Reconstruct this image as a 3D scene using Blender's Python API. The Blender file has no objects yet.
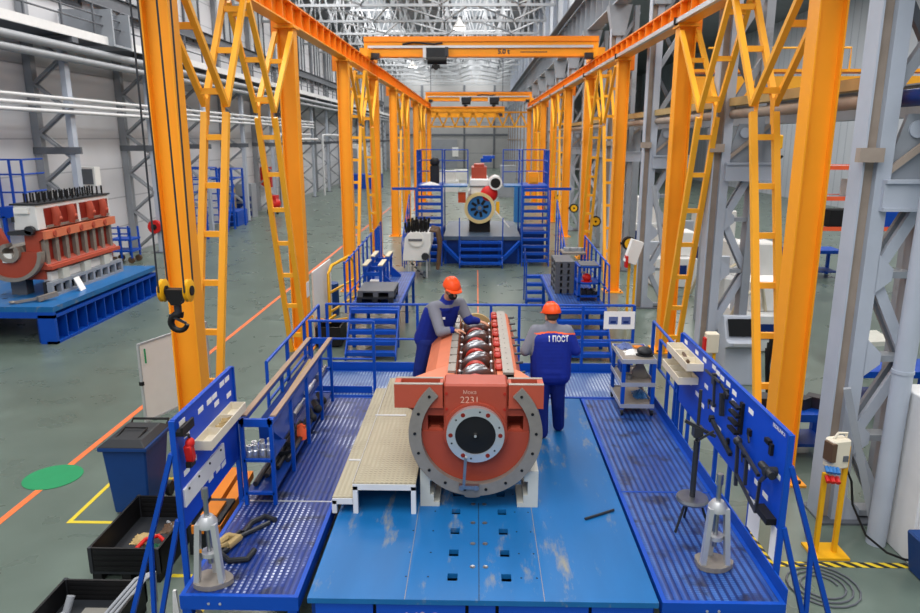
import bpy, bmesh, math, random
from math import sin, cos, pi, radians, atan, atan2, sqrt
from mathutils import Vector, Matrix, Euler
random.seed(7)
scene = bpy.context.scene
COL = scene.collection
ORD = ['nearest', 'second', 'third', 'fourth', 'fifth', 'sixth', 'seventh', 'eighth', 'ninth', 'tenth',
       'eleventh', 'twelfth', 'thirteenth', 'fourteenth', 'fifteenth', 'sixteenth', 'seventeenth', 'eighteenth']

# ------------------------------------------------------------------ materials
def lin(h):
    h = h.lstrip('#')
    out = []
    for i in (0, 2, 4):
        c = int(h[i:i+2], 16)/255
        out.append(c/12.92 if c <= .04045 else ((c+.055)/1.055)**2.4)
    return out + [1]

def mat(name, hexc, rough=.5, metal=0.0, var=.12, scale=5, wear=None, wear_amt=.55, wear_scale=3, bump=0, stretch=(1, 1, 1), coat=0):
    m = bpy.data.materials.new(name); m.use_nodes = True
    nt = m.node_tree; N = nt.nodes; L = nt.links
    b = N['Principled BSDF']
    c = lin(hexc)
    tc = N.new('ShaderNodeTexCoord'); mp = N.new('ShaderNodeMapping'); mp.inputs['Scale'].default_value = stretch
    L.new(tc.outputs['Object'], mp.inputs['Vector'])
    nz = N.new('ShaderNodeTexNoise'); nz.inputs['Scale'].default_value = scale; nz.inputs['Detail'].default_value = 5
    L.new(mp.outputs['Vector'], nz.inputs['Vector'])
    mx = N.new('ShaderNodeMix'); mx.data_type = 'RGBA'
    mx.inputs['A'].default_value = [k*(1-var) for k in c[:3]]+[1]
    mx.inputs['B'].default_value = [min(1, k*(1+var)) for k in c[:3]]+[1]
    L.new(nz.outputs['Fac'], mx.inputs['Factor'])
    out = mx.outputs['Result']
    if wear:
        n2 = N.new('ShaderNodeTexNoise'); n2.inputs['Scale'].default_value = wear_scale; n2.inputs['Detail'].default_value = 8; n2.inputs['Roughness'].default_value = .7
        L.new(mp.outputs['Vector'], n2.inputs['Vector'])
        rp = N.new('ShaderNodeValToRGB'); rp.color_ramp.elements[0].position = wear_amt; rp.color_ramp.elements[1].position = min(1, wear_amt+.16)
        L.new(n2.outputs['Fac'], rp.inputs['Fac'])
        m2 = N.new('ShaderNodeMix'); m2.data_type = 'RGBA'; m2.inputs['B'].default_value = lin(wear)
        L.new(rp.outputs['Color'], m2.inputs['Factor']); L.new(out, m2.inputs['A']); out = m2.outputs['Result']
    L.new(out, b.inputs['Base Color'])
    b.inputs['Roughness'].default_value = rough; b.inputs['Metallic'].default_value = metal; b.inputs['Specular IOR Level'].default_value = .3
    if coat: b.inputs['Coat Weight'].default_value = coat
    if bump:
        bp = N.new('ShaderNodeBump'); bp.inputs['Strength'].default_value = bump; bp.inputs['Distance'].default_value = .01
        L.new(nz.outputs['Fac'], bp.inputs['Height']); L.new(bp.outputs['Normal'], b.inputs['Normal'])
    return m

def math_node(N, L, op, a, b=None):
    n = N.new('ShaderNodeMath'); n.operation = op
    for i, v in enumerate((a, b)):
        if v is None: continue
        if isinstance(v, (int, float)): n.inputs[i].default_value = v
        else: L.new(v, n.inputs[i])
    return n.outputs[0]

def grate(name, base, ridge, dot, px=.06, py=.04, dotw=.16, rough=.4, dirt='#151a26', dirt_amt=.6, dot_amt=.0):
    """ribbed planks running along Y with a row of dots on each rib, painted for punched holes"""
    m = bpy.data.materials.new(name); m.use_nodes = True
    nt = m.node_tree; N = nt.nodes; L = nt.links; b = N['Principled BSDF']
    tc = N.new('ShaderNodeTexCoord'); sp = N.new('ShaderNodeSeparateXYZ'); L.new(tc.outputs['Object'], sp.inputs[0])
    fx = math_node(N, L, 'FRACT', math_node(N, L, 'MULTIPLY', sp.outputs['X'], 1/px))
    fy = math_node(N, L, 'FRACT', math_node(N, L, 'MULTIPLY', sp.outputs['Y'], 1/py))
    dx = math_node(N, L, 'ABSOLUTE', math_node(N, L, 'SUBTRACT', fx, .5))
    dy = math_node(N, L, 'ABSOLUTE', math_node(N, L, 'SUBTRACT', fy, .5))
    rib = math_node(N, L, 'GREATER_THAN', dx, .27)
    dm = math_node(N, L, 'MULTIPLY', math_node(N, L, 'LESS_THAN', dx, dotw), math_node(N, L, 'LESS_THAN', dy, .3))
    nz = N.new('ShaderNodeTexNoise'); nz.inputs['Scale'].default_value = 1.6; nz.inputs['Detail'].default_value = 6
    L.new(tc.outputs['Object'], nz.inputs['Vector'])
    worn = N.new('ShaderNodeValToRGB'); worn.color_ramp.elements[0].position = .42+dot_amt; worn.color_ramp.elements[1].position = .56+dot_amt  # patchy mask that thins out the painted dots
    L.new(nz.outputs['Fac'], worn.inputs['Fac'])
    dm = math_node(N, L, 'MULTIPLY', dm, worn.outputs['Color'])
    m1 = N.new('ShaderNodeMix'); m1.data_type = 'RGBA'; m1.inputs['A'].default_value = lin(base); m1.inputs['B'].default_value = lin(ridge); L.new(rib, m1.inputs['Factor'])
    m2 = N.new('ShaderNodeMix'); m2.data_type = 'RGBA'; m2.inputs['B'].default_value = lin(dot); L.new(m1.outputs['Result'], m2.inputs['A']); L.new(dm, m2.inputs['Factor'])
    n2 = N.new('ShaderNodeTexNoise'); n2.inputs['Scale'].default_value = 4; n2.inputs['Detail'].default_value = 7; L.new(tc.outputs['Object'], n2.inputs['Vector'])
    r2 = N.new('ShaderNodeValToRGB'); r2.color_ramp.elements[0].position = dirt_amt; r2.color_ramp.elements[1].position = dirt_amt+.15; L.new(n2.outputs['Fac'], r2.inputs['Fac'])
    m3 = N.new('ShaderNodeMix'); m3.data_type = 'RGBA'; m3.inputs['B'].default_value = lin(dirt); L.new(m2.outputs['Result'], m3.inputs['A']); L.new(r2.outputs['Color'], m3.inputs['Factor'])
    L.new(m3.outputs['Result'], b.inputs['Base Color'])
    bp = N.new('ShaderNodeBump'); bp.inputs['Strength'].default_value = .6; bp.inputs['Distance'].default_value = .01
    L.new(dx, bp.inputs['Height']); L.new(bp.outputs['Normal'], b.inputs['Normal'])
    b.inputs['Roughness'].default_value = rough
    return m

def floor_mat():
    m = bpy.data.materials.new('epoxy_floor'); m.use_nodes = True
    nt = m.node_tree; N = nt.nodes; L = nt.links; b = N['Principled BSDF']
    tc = N.new('ShaderNodeTexCoord')
    n1 = N.new('ShaderNodeTexNoise'); n1.inputs['Scale'].default_value = .35; n1.inputs['Detail'].default_value = 4; n1.inputs['Roughness'].default_value = .5
    n2 = N.new('ShaderNodeTexNoise'); n2.inputs['Scale'].default_value = 1.3; n2.inputs['Detail'].default_value = 4; n2.inputs['Distortion'].default_value = .4
    for n in (n1, n2): L.new(tc.outputs['Object'], n.inputs['Vector'])
    r = N.new('ShaderNodeValToRGB'); e = r.color_ramp.elements
    e[0].position = .3; e[0].color = lin('#525f57'); e[1].position = .74; e[1].color = lin('#6b7a71')
    k = e.new(.52); k.color = lin('#5d6b63')
    mixv = N.new('ShaderNodeMix'); mixv.data_type = 'FLOAT'; mixv.inputs[0].default_value = .45
    L.new(n1.outputs['Fac'], mixv.inputs[2]); L.new(n2.outputs['Fac'], mixv.inputs[3])
    L.new(mixv.outputs[0], r.inputs['Fac']); L.new(r.outputs['Color'], b.inputs['Base Color'])
    mr = N.new('ShaderNodeMapRange'); mr.inputs['To Min'].default_value = .22; mr.inputs['To Max'].default_value = .36
    L.new(n2.outputs['Fac'], mr.inputs['Value']); L.new(mr.outputs['Result'], b.inputs['Roughness'])
    return m

def wall_mat(name, a, bcol, pitch=1.1, axis='Z', thin=.04, rough=.6):
    m = bpy.data.materials.new(name); m.use_nodes = True
    nt = m.node_tree; N = nt.nodes; L = nt.links; b = N['Principled BSDF']
    tc = N.new('ShaderNodeTexCoord'); sp = N.new('ShaderNodeSeparateXYZ'); L.new(tc.outputs['Object'], sp.inputs[0])
    f = math_node(N, L, 'FRACT', math_node(N, L, 'MULTIPLY', sp.outputs[axis], 1/pitch))
    s = math_node(N, L, 'LESS_THAN', f, thin)
    nz = N.new('ShaderNodeTexNoise'); nz.inputs['Scale'].default_value = .35; nz.inputs['Detail'].default_value = 6; L.new(tc.outputs['Object'], nz.inputs['Vector'])
    m0 = N.new('ShaderNodeMix'); m0.data_type = 'RGBA'; c = lin(a)
    m0.inputs['A'].default_value = [k*.82 for k in c[:3]]+[1]; m0.inputs['B'].default_value = [min(1, k*1.12) for k in c[:3]]+[1]
    L.new(nz.outputs['Fac'], m0.inputs['Factor'])
    m1 = N.new('ShaderNodeMix'); m1.data_type = 'RGBA'; m1.inputs['B'].default_value = lin(bcol); L.new(m0.outputs['Result'], m1.inputs['A']); L.new(s, m1.inputs['Factor'])
    L.new(m1.outputs['Result'], b.inputs['Base Color']); b.inputs['Roughness'].default_value = rough
    return m

def checker_stripe(name, a, bcol, pitch=.16):
    m = bpy.data.materials.new(name); m.use_nodes = True
    nt = m.node_tree; N = nt.nodes; L = nt.links; b = N['Principled BSDF']
    tc = N.new('ShaderNodeTexCoord'); sp = N.new('ShaderNodeSeparateXYZ'); L.new(tc.outputs['Object'], sp.inputs[0])
    s = math_node(N, L, 'ADD', sp.outputs['X'], sp.outputs['Y'])
    f = math_node(N, L, 'LESS_THAN', math_node(N, L, 'FRACT', math_node(N, L, 'MULTIPLY', s, 1/pitch)), .5)
    m1 = N.new('ShaderNodeMix'); m1.data_type = 'RGBA'; m1.inputs['A'].default_value = lin(a); m1.inputs['B'].default_value = lin(bcol); L.new(f, m1.inputs['Factor'])
    L.new(m1.outputs['Result'], b.inputs['Base Color']); b.inputs['Roughness'].default_value = .6
    return m

MT = {}
def M_(k, *a, **kw): MT[k] = mat(k, *a, **kw)
M_('orange', '#f7a224', .42, var=.07, scale=2)
M_('beam_orange', '#f38c1c', .42, var=.08, scale=2)
M_('yellow_orange', '#f4ae30', .42, var=.07, scale=2)
M_('yellow', '#e8ac16', .5)
M_('black', '#121214', .5); M_('dark', '#23262b', .55); M_('rubber', '#1b1b1c', .8)
M_('dark_steel', '#3b3d42', .38, .5); M_('steel', '#9b9da2', .3, .9, var=.2, scale=9); M_('bright_steel', '#d2d4d8', .28, .75)
M_('alu', '#c4c6ca', .4, .6)
M_('blue', '#0446ac', .45, var=.14, scale=3); M_('board_blue', '#0246c4', .45, var=.06); M_('navy', '#0f2d6e', .5)
M_('bin_blue', '#123a74', .5, var=.1); M_('deep_blue', '#06327f', .42, var=.2, scale=3)
M_('bed_blue', '#17629f', .36, var=.22, scale=1.7, wear='#85857c', wear_amt=.56, wear_scale=2.6, stretch=(1.8, .5, 1))
M_('bed_front', '#0f4fc0', .4, var=.12, scale=2)
M_('cream', '#c6bda6', .6, var=.12, scale=8); M_('plastic_cream', '#dcd3bf', .5)
M_('white', '#e2e2e0', .5, var=.05); M_('white_paint', '#dadbdc', .45, var=.08); M_('paper', '#f0f0ee', .7, var=.03)
M_('offwhite_block', '#c2c3bb', .5, var=.12)
M_('red_primer', '#a34634', .5, var=.14, scale=4, bump=.1); M_('red_light', '#b04f3a', .55, var=.12, scale=4); M_('salmon', '#cd7454', .55, var=.1)
M_('cap_red', '#a9281c', .45, var=.12); M_('machined', '#8d8780', .42, .3, var=.2, scale=10)
M_('red', '#c8201c', .45); M_('deep_red', '#7a1f14', .5); M_('engine_blue', '#2f6fae', .45)
M_('grey', '#8f959d', .5, var=.14, scale=2.5, wear='#6d6a66', wear_amt=.6, wear_scale=1.3)
M_('grey_light', '#aab2bf', .5, var=.12, scale=2); M_('rust_grey', '#9c8f84', .6, var=.25, scale=4)
M_('grey_dark', '#5c6067', .55, var=.15); M_('wall_steel', '#8b8f95', .55, var=.15, scale=1.5)
M_('roof_steel', '#a4a8ad', .5, var=.1, scale=1); M_('pipe', '#c3c5c8', .45, var=.08); M_('pipe_grey', '#8d9197', .45, var=.12)
M_('wood', '#9a8270', .7, var=.3, scale=6, stretch=(4, .6, 4)); M_('orange_wood', '#d1791f', .6)
M_('skin', '#c58f74', .55, var=.06); M_('hair', '#4a4038', .8)
M_('helmet', '#f0501a', .35, var=.05); M_('jacket_blue', '#12288a', .75, var=.16, scale=12, bump=.25); M_('jacket_grey', '#787a86', .8, var=.1, scale=12, bump=.2)
M_('trouser', '#10236f', .8, var=.2, scale=10, bump=.3); M_('boot', '#15151a', .6); M_('piping', '#f2653a', .6)
M_('green', '#1f8a58', .5, var=.1); M_('dark_green', '#10503a', .55); M_('line_orange', '#e8743f', .55); M_('line_yellow', '#d8c234', .55)
M_('steel_blue', '#4d5d70', .4, var=.2); M_('ring_cream', '#d9c48c', .5); M_('screen', '#0b0c0e', .15); M_('cloth_blue', '#5a6a9c', .85, var=.3, scale=20); M_('tan', '#b39a6a', .6)
M_('roof_deck', '#888b90', .7, var=.2, scale=.4); M_('brown', '#5b4636', .6)
M_('concrete', '#7c7a74', .8, var=.15); M_('chalk', '#d6a896', .8)
MT['floor'] = floor_mat()
MT['wall_left'] = wall_mat('wall_left', '#c9cacf', '#a3a6ad', 1.2)
MT['wall_back'] = wall_mat('wall_back', '#9b9c9d', '#7f8183', 2.4)
MT['wall_right'] = wall_mat('wall_right', '#bcc2cb', '#98a0ac', 1.0, 'Y', .1)
MT['grate_left'] = grate('grate_left', '#0a2f7c', '#082768', '#c3cbe0', .06, .045, .17, dirt='#0a1430', dirt_amt=.55, dot_amt=.07)  # pale dots paint the light showing through the holes
MT['grate_right'] = grate('grate_right', '#1c4690', '#082a6a', '#3d66a8', .07, .03, .3, dirt='#0b1840', dirt_amt=.53)
MT['grate_silver'] = grate('grate_silver', '#51719f', '#2d4f8c', '#b8c4d6', .05, .05, .3, dirt='#2a3f6a', dirt_amt=.62)
MT['tread'] = grate('cream_tread', '#a9a18b', '#9f9780', '#8d8570', .05, .05, .28, rough=.6, dirt='#9b937c', dirt_amt=.62)
MT['hazard'] = checker_stripe('hazard', '#d9bd22', '#1d1d1b')
MT['perf'] = mat('perforated_board', '#0246c4', .45, var=.06)

# ------------------------------------------------------------------ mesh builder (world coordinates)
class MB:
    def __init__(s): s.v = []; s.f = []; s.fm = []; s.sm = []; s.cur = 0
    def add(s, vs, fs, smooth=False):
        o = len(s.v); s.v += [tuple(v) for v in vs]
        for f in fs: s.f.append([i+o for i in f]); s.fm.append(s.cur); s.sm.append(smooth)
        return s
    def box(s, x0, x1, y0, y1, z0, z1):
        vs = [(x, y, z) for z in (z0, z1) for y in (y0, y1) for x in (x0, x1)]
        return s.add(vs, [(0, 2, 3, 1), (4, 5, 7, 6), (0, 1, 5, 4), (2, 6, 7, 3), (0, 4, 6, 2), (1, 3, 7, 5)])
    def obox(s, c, sz, rot=(0, 0, 0)):
        R = Euler(rot).to_matrix(); c = Vector(c)
        vs = [c + R @ Vector((x*sz[0]/2, y*sz[1]/2, z*sz[2]/2)) for z in (-1, 1) for y in (-1, 1) for x in (-1, 1)]
        return s.add(vs, [(0, 2, 3, 1), (4, 5, 7, 6), (0, 1, 5, 4), (2, 6, 7, 3), (0, 4, 6, 2), (1, 3, 7, 5)])
    def bar(s, p, q, w, h=None, up=(0, 0, 1)):
        h = h or w; p = Vector(p); q = Vector(q); d = (q-p).normalized(); up = Vector(up)
        if abs(d.dot(up)) > .98: up = Vector((1, 0, 0)) if abs(d.x) < .9 else Vector((0, 1, 0))
        a = d.cross(up).normalized(); b = a.cross(d)
        vs = [e + a*(i*w/2) + b*(j*h/2) for e in (p, q) for j in (-1, 1) for i in (-1, 1)]
        return s.add(vs, [(0, 2, 3, 1), (4, 5, 7, 6), (0, 1, 5, 4), (2, 6, 7, 3), (0, 4, 6, 2), (1, 3, 7, 5)])
    def tube(s, pts, r, seg=10, r1=None):
        pts = [Vector(p) for p in pts]; n = len(pts); vs = []; fs = []
        t = (pts[1]-pts[0]).normalized()
        a = t.cross(Vector((0, 0, 1)))
        if a.length < .05: a = t.cross(Vector((1, 0, 0)))
        a.normalize()
        for i, p in enumerate(pts):
            t = (pts[min(i+1, n-1)]-pts[max(i-1, 0)]).normalized()
            a = (a - t*a.dot(t)).normalized(); b = t.cross(a)
            rr = r if r1 is None else r+(r1-r)*i/(n-1)
            for k in range(seg):
                g = 2*pi*k/seg; vs.append(p+a*(rr*cos(g))+b*(rr*sin(g)))
        for i in range(n-1):
            for k in range(seg):
                k2 = (k+1) % seg; fs.append((i*seg+k, i*seg+k2, (i+1)*seg+k2, (i+1)*seg+k))
        fs.append(tuple(range(seg))[::-1]); fs.append(tuple(range((n-1)*seg, n*seg)))
        return s.add(vs, fs, True)
    def cyl(s, p, q, r, seg=20): return s.tube([p, q], r, seg)
    def cone(s, p, q, r0, r1, seg=16): return s.tube([p, q], r0, seg, r1)
    def prism(s, poly, axis, a0, a1):
        def w(u, v, a): return {'x': (a, u, v), 'y': (u, a, v), 'z': (u, v, a)}[axis]
        n = len(poly); vs = [w(u, v, a0) for u, v in poly]+[w(u, v, a1) for u, v in poly]
        fs = [tuple(range(n))[::-1], tuple(range(n, 2*n))]+[(i, (i+1) % n, n+(i+1) % n, n+i) for i in range(n)]
        return s.add(vs, fs)
    def sector(s, c, axis, r0, r1, a0, a1, d0, d1, seg=32):
        full = abs(a1-a0) >= 359.9; n = seg if full else seg+1
        def w(u, v, a): return {'x': (a, c[1]+u, c[2]+v), 'y': (c[0]+u, a, c[2]+v), 'z': (c[0]+u, c[1]+v, a)}[axis]
        vs = []
        for i in range(n):
            g = radians(a0+(a1-a0)*i/seg)
            for r, d in ((r0, d0), (r1, d0), (r1, d1), (r0, d1)): vs.append(w(r*cos(g), r*sin(g), d))
        fs = []
        for i in range(seg):
            j = (i+1) % n
            for k in range(4): fs.append((i*4+k, i*4+(k+1) % 4, j*4+(k+1) % 4, j*4+k))
        if not full: fs += [(0, 1, 2, 3), tuple((n-1)*4+k for k in (3, 2, 1, 0))]
        return s.add(vs, fs, True)
    def ell(s, c, r, seg=16, rings=10, rot=None):
        if not hasattr(r, '__len__'): r = (r, r, r)
        R = Euler(rot).to_matrix() if rot else Matrix.Identity(3); c = Vector(c); vs = []; fs = []
        vs.append(c+R@Vector((0, 0, r[2])))
        for i in range(1, rings):
            t = pi*i/rings
            for k in range(seg):
                g = 2*pi*k/seg; vs.append(c+R@Vector((r[0]*sin(t)*cos(g), r[1]*sin(t)*sin(g), r[2]*cos(t))))
        vs.append(c+R@Vector((0, 0, -r[2])))
        for k in range(seg):
            fs.append((0, 1+k, 1+(k+1) % seg)); e = 1+(rings-2)*seg
            fs.append((len(vs)-1, e+(k+1) % seg, e+k))
        for i in range(rings-2):
            for k in range(seg):
                a = 1+i*seg; fs.append((a+k, a+seg+k, a+seg+(k+1) % seg, a+(k+1) % seg))
        return s.add(vs, fs, True)
    def capsule(s, p, q, r0, r1=None):
        r1 = r0 if r1 is None else r1
        s.ell(p, r0, 12, 8); s.ell(q, r1, 12, 8); return s.cone(p, q, r0, r1, 12)
    def lathe(s, prof, c, seg=24, axis='z'):
        vs = []; fs = []; n = len(prof)
        for k in range(seg):
            g = 2*pi*k/seg
            for r, h in prof:
                vs.append({'z': (c[0]+r*cos(g), c[1]+r*sin(g), c[2]+h), 'y': (c[0]+r*cos(g), c[1]+h, c[2]+r*sin(g)), 'x': (c[0]+h, c[1]+r*cos(g), c[2]+r*sin(g))}[axis])
        for k in range(seg):
            k2 = (k+1) % seg
            for i in range(n-1): fs.append((k*n+i, k2*n+i, k2*n+i+1, k*n+i+1))
        if prof[0][0] > 1e-5: fs.append(tuple(k*n for k in range(seg)))
        if prof[-1][0] > 1e-5: fs.append(tuple(k*n+n-1 for k in range(seg)))
        return s.add(vs, fs, True)
    def ibeam(s, p, q, dep, wid, tf=.02, tw=.012, up=(0, 0, 1)):
        p = Vector(p); q = Vector(q); d = (q-p).normalized(); up = Vector(up)
        a = d.cross(up).normalized(); b = a.cross(d)
        D = dep/2; W = wid/2; t = tw/2
        pr = [(-W, -D), (W, -D), (W, -D+tf), (t, -D+tf), (t, D-tf), (W, D-tf), (W, D), (-W, D), (-W, D-tf), (-t, D-tf), (-t, -D+tf), (-W, -D+tf)]
        n = len(pr); vs = [e+a*u+b*v for e in (p, q) for u, v in pr]
        return s.add(vs, [tuple(range(n)), tuple(range(n, 2*n))[::-1]]+[(i, (i+1) % n, n+(i+1) % n, n+i) for i in range(n)])
    def mesh(s, name, mats, off=(0, 0, 0), bevel=0):
        me = bpy.data.meshes.new(name); o = Vector(off)
        me.from_pydata([tuple(Vector(v)-o) for v in s.v], [], s.f)
        if not isinstance(mats, (list, tuple)): mats = [mats]
        for m in mats: me.materials.append(MT[m] if isinstance(m, str) else m)
        for p, k, sm in zip(me.polygons, s.fm, s.sm): p.material_index = k; p.use_smooth = sm
        bm = bmesh.new(); bm.from_mesh(me)
        bmesh.ops.recalc_face_normals(bm, faces=bm.faces)
        if bevel: bmesh.ops.bevel(bm, geom=[e for e in bm.edges if len(e.link_faces) == 2 and e.calc_face_angle(0) > .6], offset=bevel, segments=1, affect='EDGES', clamp_overlap=True)
        bm.to_mesh(me); bm.free()
        if any(s.sm): me.set_sharp_from_angle(angle=radians(38))
        return me
    def build(s, name, m, parent=None, label=None, bevel=0):
        off = wloc(parent) if parent else Vector((0, 0, 0))
        ob = bpy.data.objects.new(name, s.mesh(name, m, off, bevel)); COL.objects.link(ob)
        if parent: ob.parent = parent
        if label: ob['label'] = label
        return ob

def wloc(o):
    v = Vector((0, 0, 0))
    while o: v = v + o.location; o = o.parent
    return v

def tag(o, label, cat, group=None):
    o['label'] = label; o['category'] = cat
    if group: o['group'] = group
    return o
def thing(name, label, cat, loc=(0, 0, 0), group=None):
    o = bpy.data.objects.new(name, None); COL.objects.link(o); o.location = loc; o.empty_display_size = .1
    return tag(o, label, cat, group)
def solo(mb, name, m, label, cat, loc=None, group=None, bevel=0, kind=None):
    """a thing that is one mesh, origin at its base"""
    if loc is None:
        xs = [v[0] for v in mb.v]; ys = [v[1] for v in mb.v]; zs = [v[2] for v in mb.v]
        loc = ((min(xs)+max(xs))/2, (min(ys)+max(ys))/2, min(zs))
    ob = bpy.data.objects.new(name, mb.mesh(name, m, loc, bevel)); COL.objects.link(ob); ob.location = loc
    tag(ob, label, cat, group)
    if kind: ob['kind'] = kind
    return ob
def struct(mb, name, m, parent=None):
    ob = mb.build(name, m, parent)
    if not parent: ob['kind'] = 'structure'
    return ob
def kids(o): return [c for c in bpy.data.objects if c.parent == o]
def dup(o, loc=None, rz=None, label=None, group=None, parent=None, _map=None):
    if _map is None:
        _map = {}
        for c in bpy.data.objects:
            if c.parent: _map.setdefault(c.parent.name, []).append(c)
    c = o.copy(); COL.objects.link(c)
    if parent: c.parent = parent
    if loc is not None: c.location = loc
    if rz is not None: c.rotation_euler = (0, 0, rz)
    if label: c['label'] = label
    if group: c['group'] = group
    for ch in _map.get(o.name, []): dup(ch, parent=c, _map=_map)
    return c
def text_mesh(name, body, size, m, M, parent=None, extrude=.001, bold=0, font_scale=(1, 1)):
    cu = bpy.data.curves.new('lettering', 'FONT'); cu.body = body; cu.size = size; cu.extrude = extrude; cu.align_x = 'CENTER'; cu.align_y = 'CENTER'; cu.offset = bold
    t = bpy.data.objects.new('lettering_curve', cu); COL.objects.link(t)
    dg = bpy.context.evaluated_depsgraph_get(); me = bpy.data.meshes.new_from_object(t.evaluated_get(dg))
    bpy.data.objects.remove(t)
    S = Matrix.Diagonal((font_scale[0], font_scale[1], 1, 1))
    off = wloc(parent) if parent else Vector((0, 0, 0))
    me.transform(Matrix.Translation(-off) @ M @ S); me.materials.clear(); me.materials.append(MT[m])
    ob = bpy.data.objects.new(name, me); COL.objects.link(ob)
    if parent: ob.parent = parent
    return ob
def facing(c, xdir, ydir):
    x = Vector(xdir).normalized(); y = Vector(ydir).normalized(); z = x.cross(y)
    return Matrix(((x.x, y.x, z.x, c[0]), (x.y, y.y, z.y, c[1]), (x.z, y.z, z.z, c[2]), (0, 0, 0, 1)))
def emit(name, col, st):
    m = bpy.data.materials.new(name); m.use_nodes = True; b = m.node_tree.nodes['Principled BSDF']
    b.inputs['Emission Color'].default_value = lin(col); b.inputs['Emission Strength'].default_value = st; MT[name] = m
emit('lamp', '#fff6e8', 12)
WORLD = .42; LP = 900; EXPO = 0.24; FRONT_FILL = 1.25
# ================================================================== SETTING
YB = 118.0          # back wall
struct(MB().box(-15.6, 32, -8, YB+1, -.3, 0), 'floor', 'floor')
struct(MB().box(-15.4, -15.0, -8, YB, 0, 16.5), 'wall_left', 'wall_left')
struct(MB().box(-15.4, 32, YB, YB+.4, 0, 16.5), 'wall_back', 'wall_back')
struct(MB().box(26, 26.4, -8, YB, 0, 16.5), 'wall_right', 'wall_right')
struct(MB().box(5.3, 5.6, 33, YB, 9.6, 16.5), 'wall_upper', 'wall_right')
# painted floor marks (setting)
def mark(n, mb, m): struct(mb, 'trim_%d' % n, m)
mark(1, MB().box(-6.22, -6.12, -2, 70, .001, .004), 'line_orange')
mark(2, MB().lathe([(0, .004), (.4, .008), (.4, .004)], (-6.2, 9.43, 0), 40), 'green')
mark(3, MB().box(-5.29, -4.3, 8.17, 8.23, .001, .004).box(-5.29, -5.23, 8.23, 9.4, .001, .004).box(-5.29, -4.2, 9.4, 9.46, .001, .004), 'line_yellow')
mark(4, MB().box(.04, .07, 13.2, 26.4, .001, .004), 'line_orange')
mark(5, MB().box(3.5, 5.05, 7.42, 7.52, .001, .004).box(3.4, 3.5, 7.42, 8.3, .001, .004), 'hazard')
mark(6, MB().box(-2.95, -2.85, 5.0, 9.2, .001, .004), 'hazard')
mark(7, MB().box(-3.45, -2.2, 7.05, 7.11, .001, .004), 'line_yellow')
mark(8, MB().box(5.15, 5.3, 6.6, 7.2, .001, .004), 'line_yellow')
# roof deck with long skylight slots, side eaves
ROOFZ = 15.6
rd = MB()
for x0, x1 in ((-15.4, -10.2), (-7.6, -2.2), (1.6, 5.2)): rd.box(x0, x1, 10, YB, ROOFZ, ROOFZ+.2)
for y in range(10, 118, 12): rd.box(-10.2, -7.6, y, y+2.5, ROOFZ, ROOFZ+.2).box(-2.2, 1.6, y, y+2.5, ROOFZ, ROOFZ+.2)
struct(rd, 'ceiling', 'roof_deck')
struct(MB().box(5.2, 26, 10, YB, 14.6, 14.8), 'ceiling_bay', 'roof_deck')

# upper wall posts and window strips of the left wall: real panes set in frames
k = 0
for i in range(16):
    y = 27.2+6*i
    if y > YB-4: break
    k += 1
    w = struct(MB().box(-14.98, -14.9, y-1.1, y-.95, 9.7, 14.2).box(-14.98, -14.9, y+.95, y+1.1, 9.7, 14.2).box(-14.98, -14.9, y-.05, y+.05, 9.7, 14.2)
               .box(-14.98, -14.9, y-1.1, y+1.1, 9.6, 9.75).box(-14.98, -14.9, y-1.1, y+1.1, 14.1, 14.3), 'window_%d' % k, 'grey_dark')
    struct(MB().box(-14.99, -14.96, y-1.0, y+1.0, 9.72, 14.15), 'window_pane', 'roof_steel', w)
# back wall: frame lines and a roller gate
struct(MB().box(-9, -8.6, YB-.12, YB, 0, 13).box(-2.2, -1.9, YB-.12, YB, 0, 13).box(-15, 5, YB-.1, YB, 5.2, 5.5).box(-15, 5, YB-.1, YB, 9.3, 9.6).box(2.6, 2.9, YB-.12, YB, 0, 13), 'trim_9', 'grey_dark')
struct(MB().box(-7.6, -3.2, YB-.15, YB-.02, 0, 4.6), 'door_1', 'wall_steel')
struct(MB().box(-4.0, -3.0, YB-.2, YB-.14, 1.9, 3.4), 'window_40', 'white')

# ------------------------------------------------------------------ roof trusses
def truss_mesh():
    t = thing('roof_truss', 'white steel roof truss hanging below the roof deck far down the hall', 'truss', (-5.1, 40, 12.6), 'white roof trusses')
    y = 40; zb = 12.6; zt = 15.3; x0, x1 = -14.95, 4.7
    MB().box(x0, x1, y-.09, y+.09, zb, zb+.16).build('bottom_chord', 'roof_steel', t)
    MB().box(x0, x1, y-.09, y+.09, zt, zt+.16).build('top_chord', 'roof_steel', t)
    w = MB(); n = 12
    for i in range(n):
        xa = x0+(x1-x0)*i/n; xb = x0+(x1-x0)*(i+1)/n; xm = (xa+xb)/2
        w.bar((xa, y, zb+.1), (xm, y, zt), .1).bar((xm, y, zt), (xb, y, zb+.1), .1).bar((xm, y, zb+.1), (xm, y, zt), .07)
    w.build('web', 'roof_steel', t)
    return t
tr = truss_mesh()
for y in range(46, 118, 6): dup(tr, (-5.1, y, 12.6))
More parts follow.
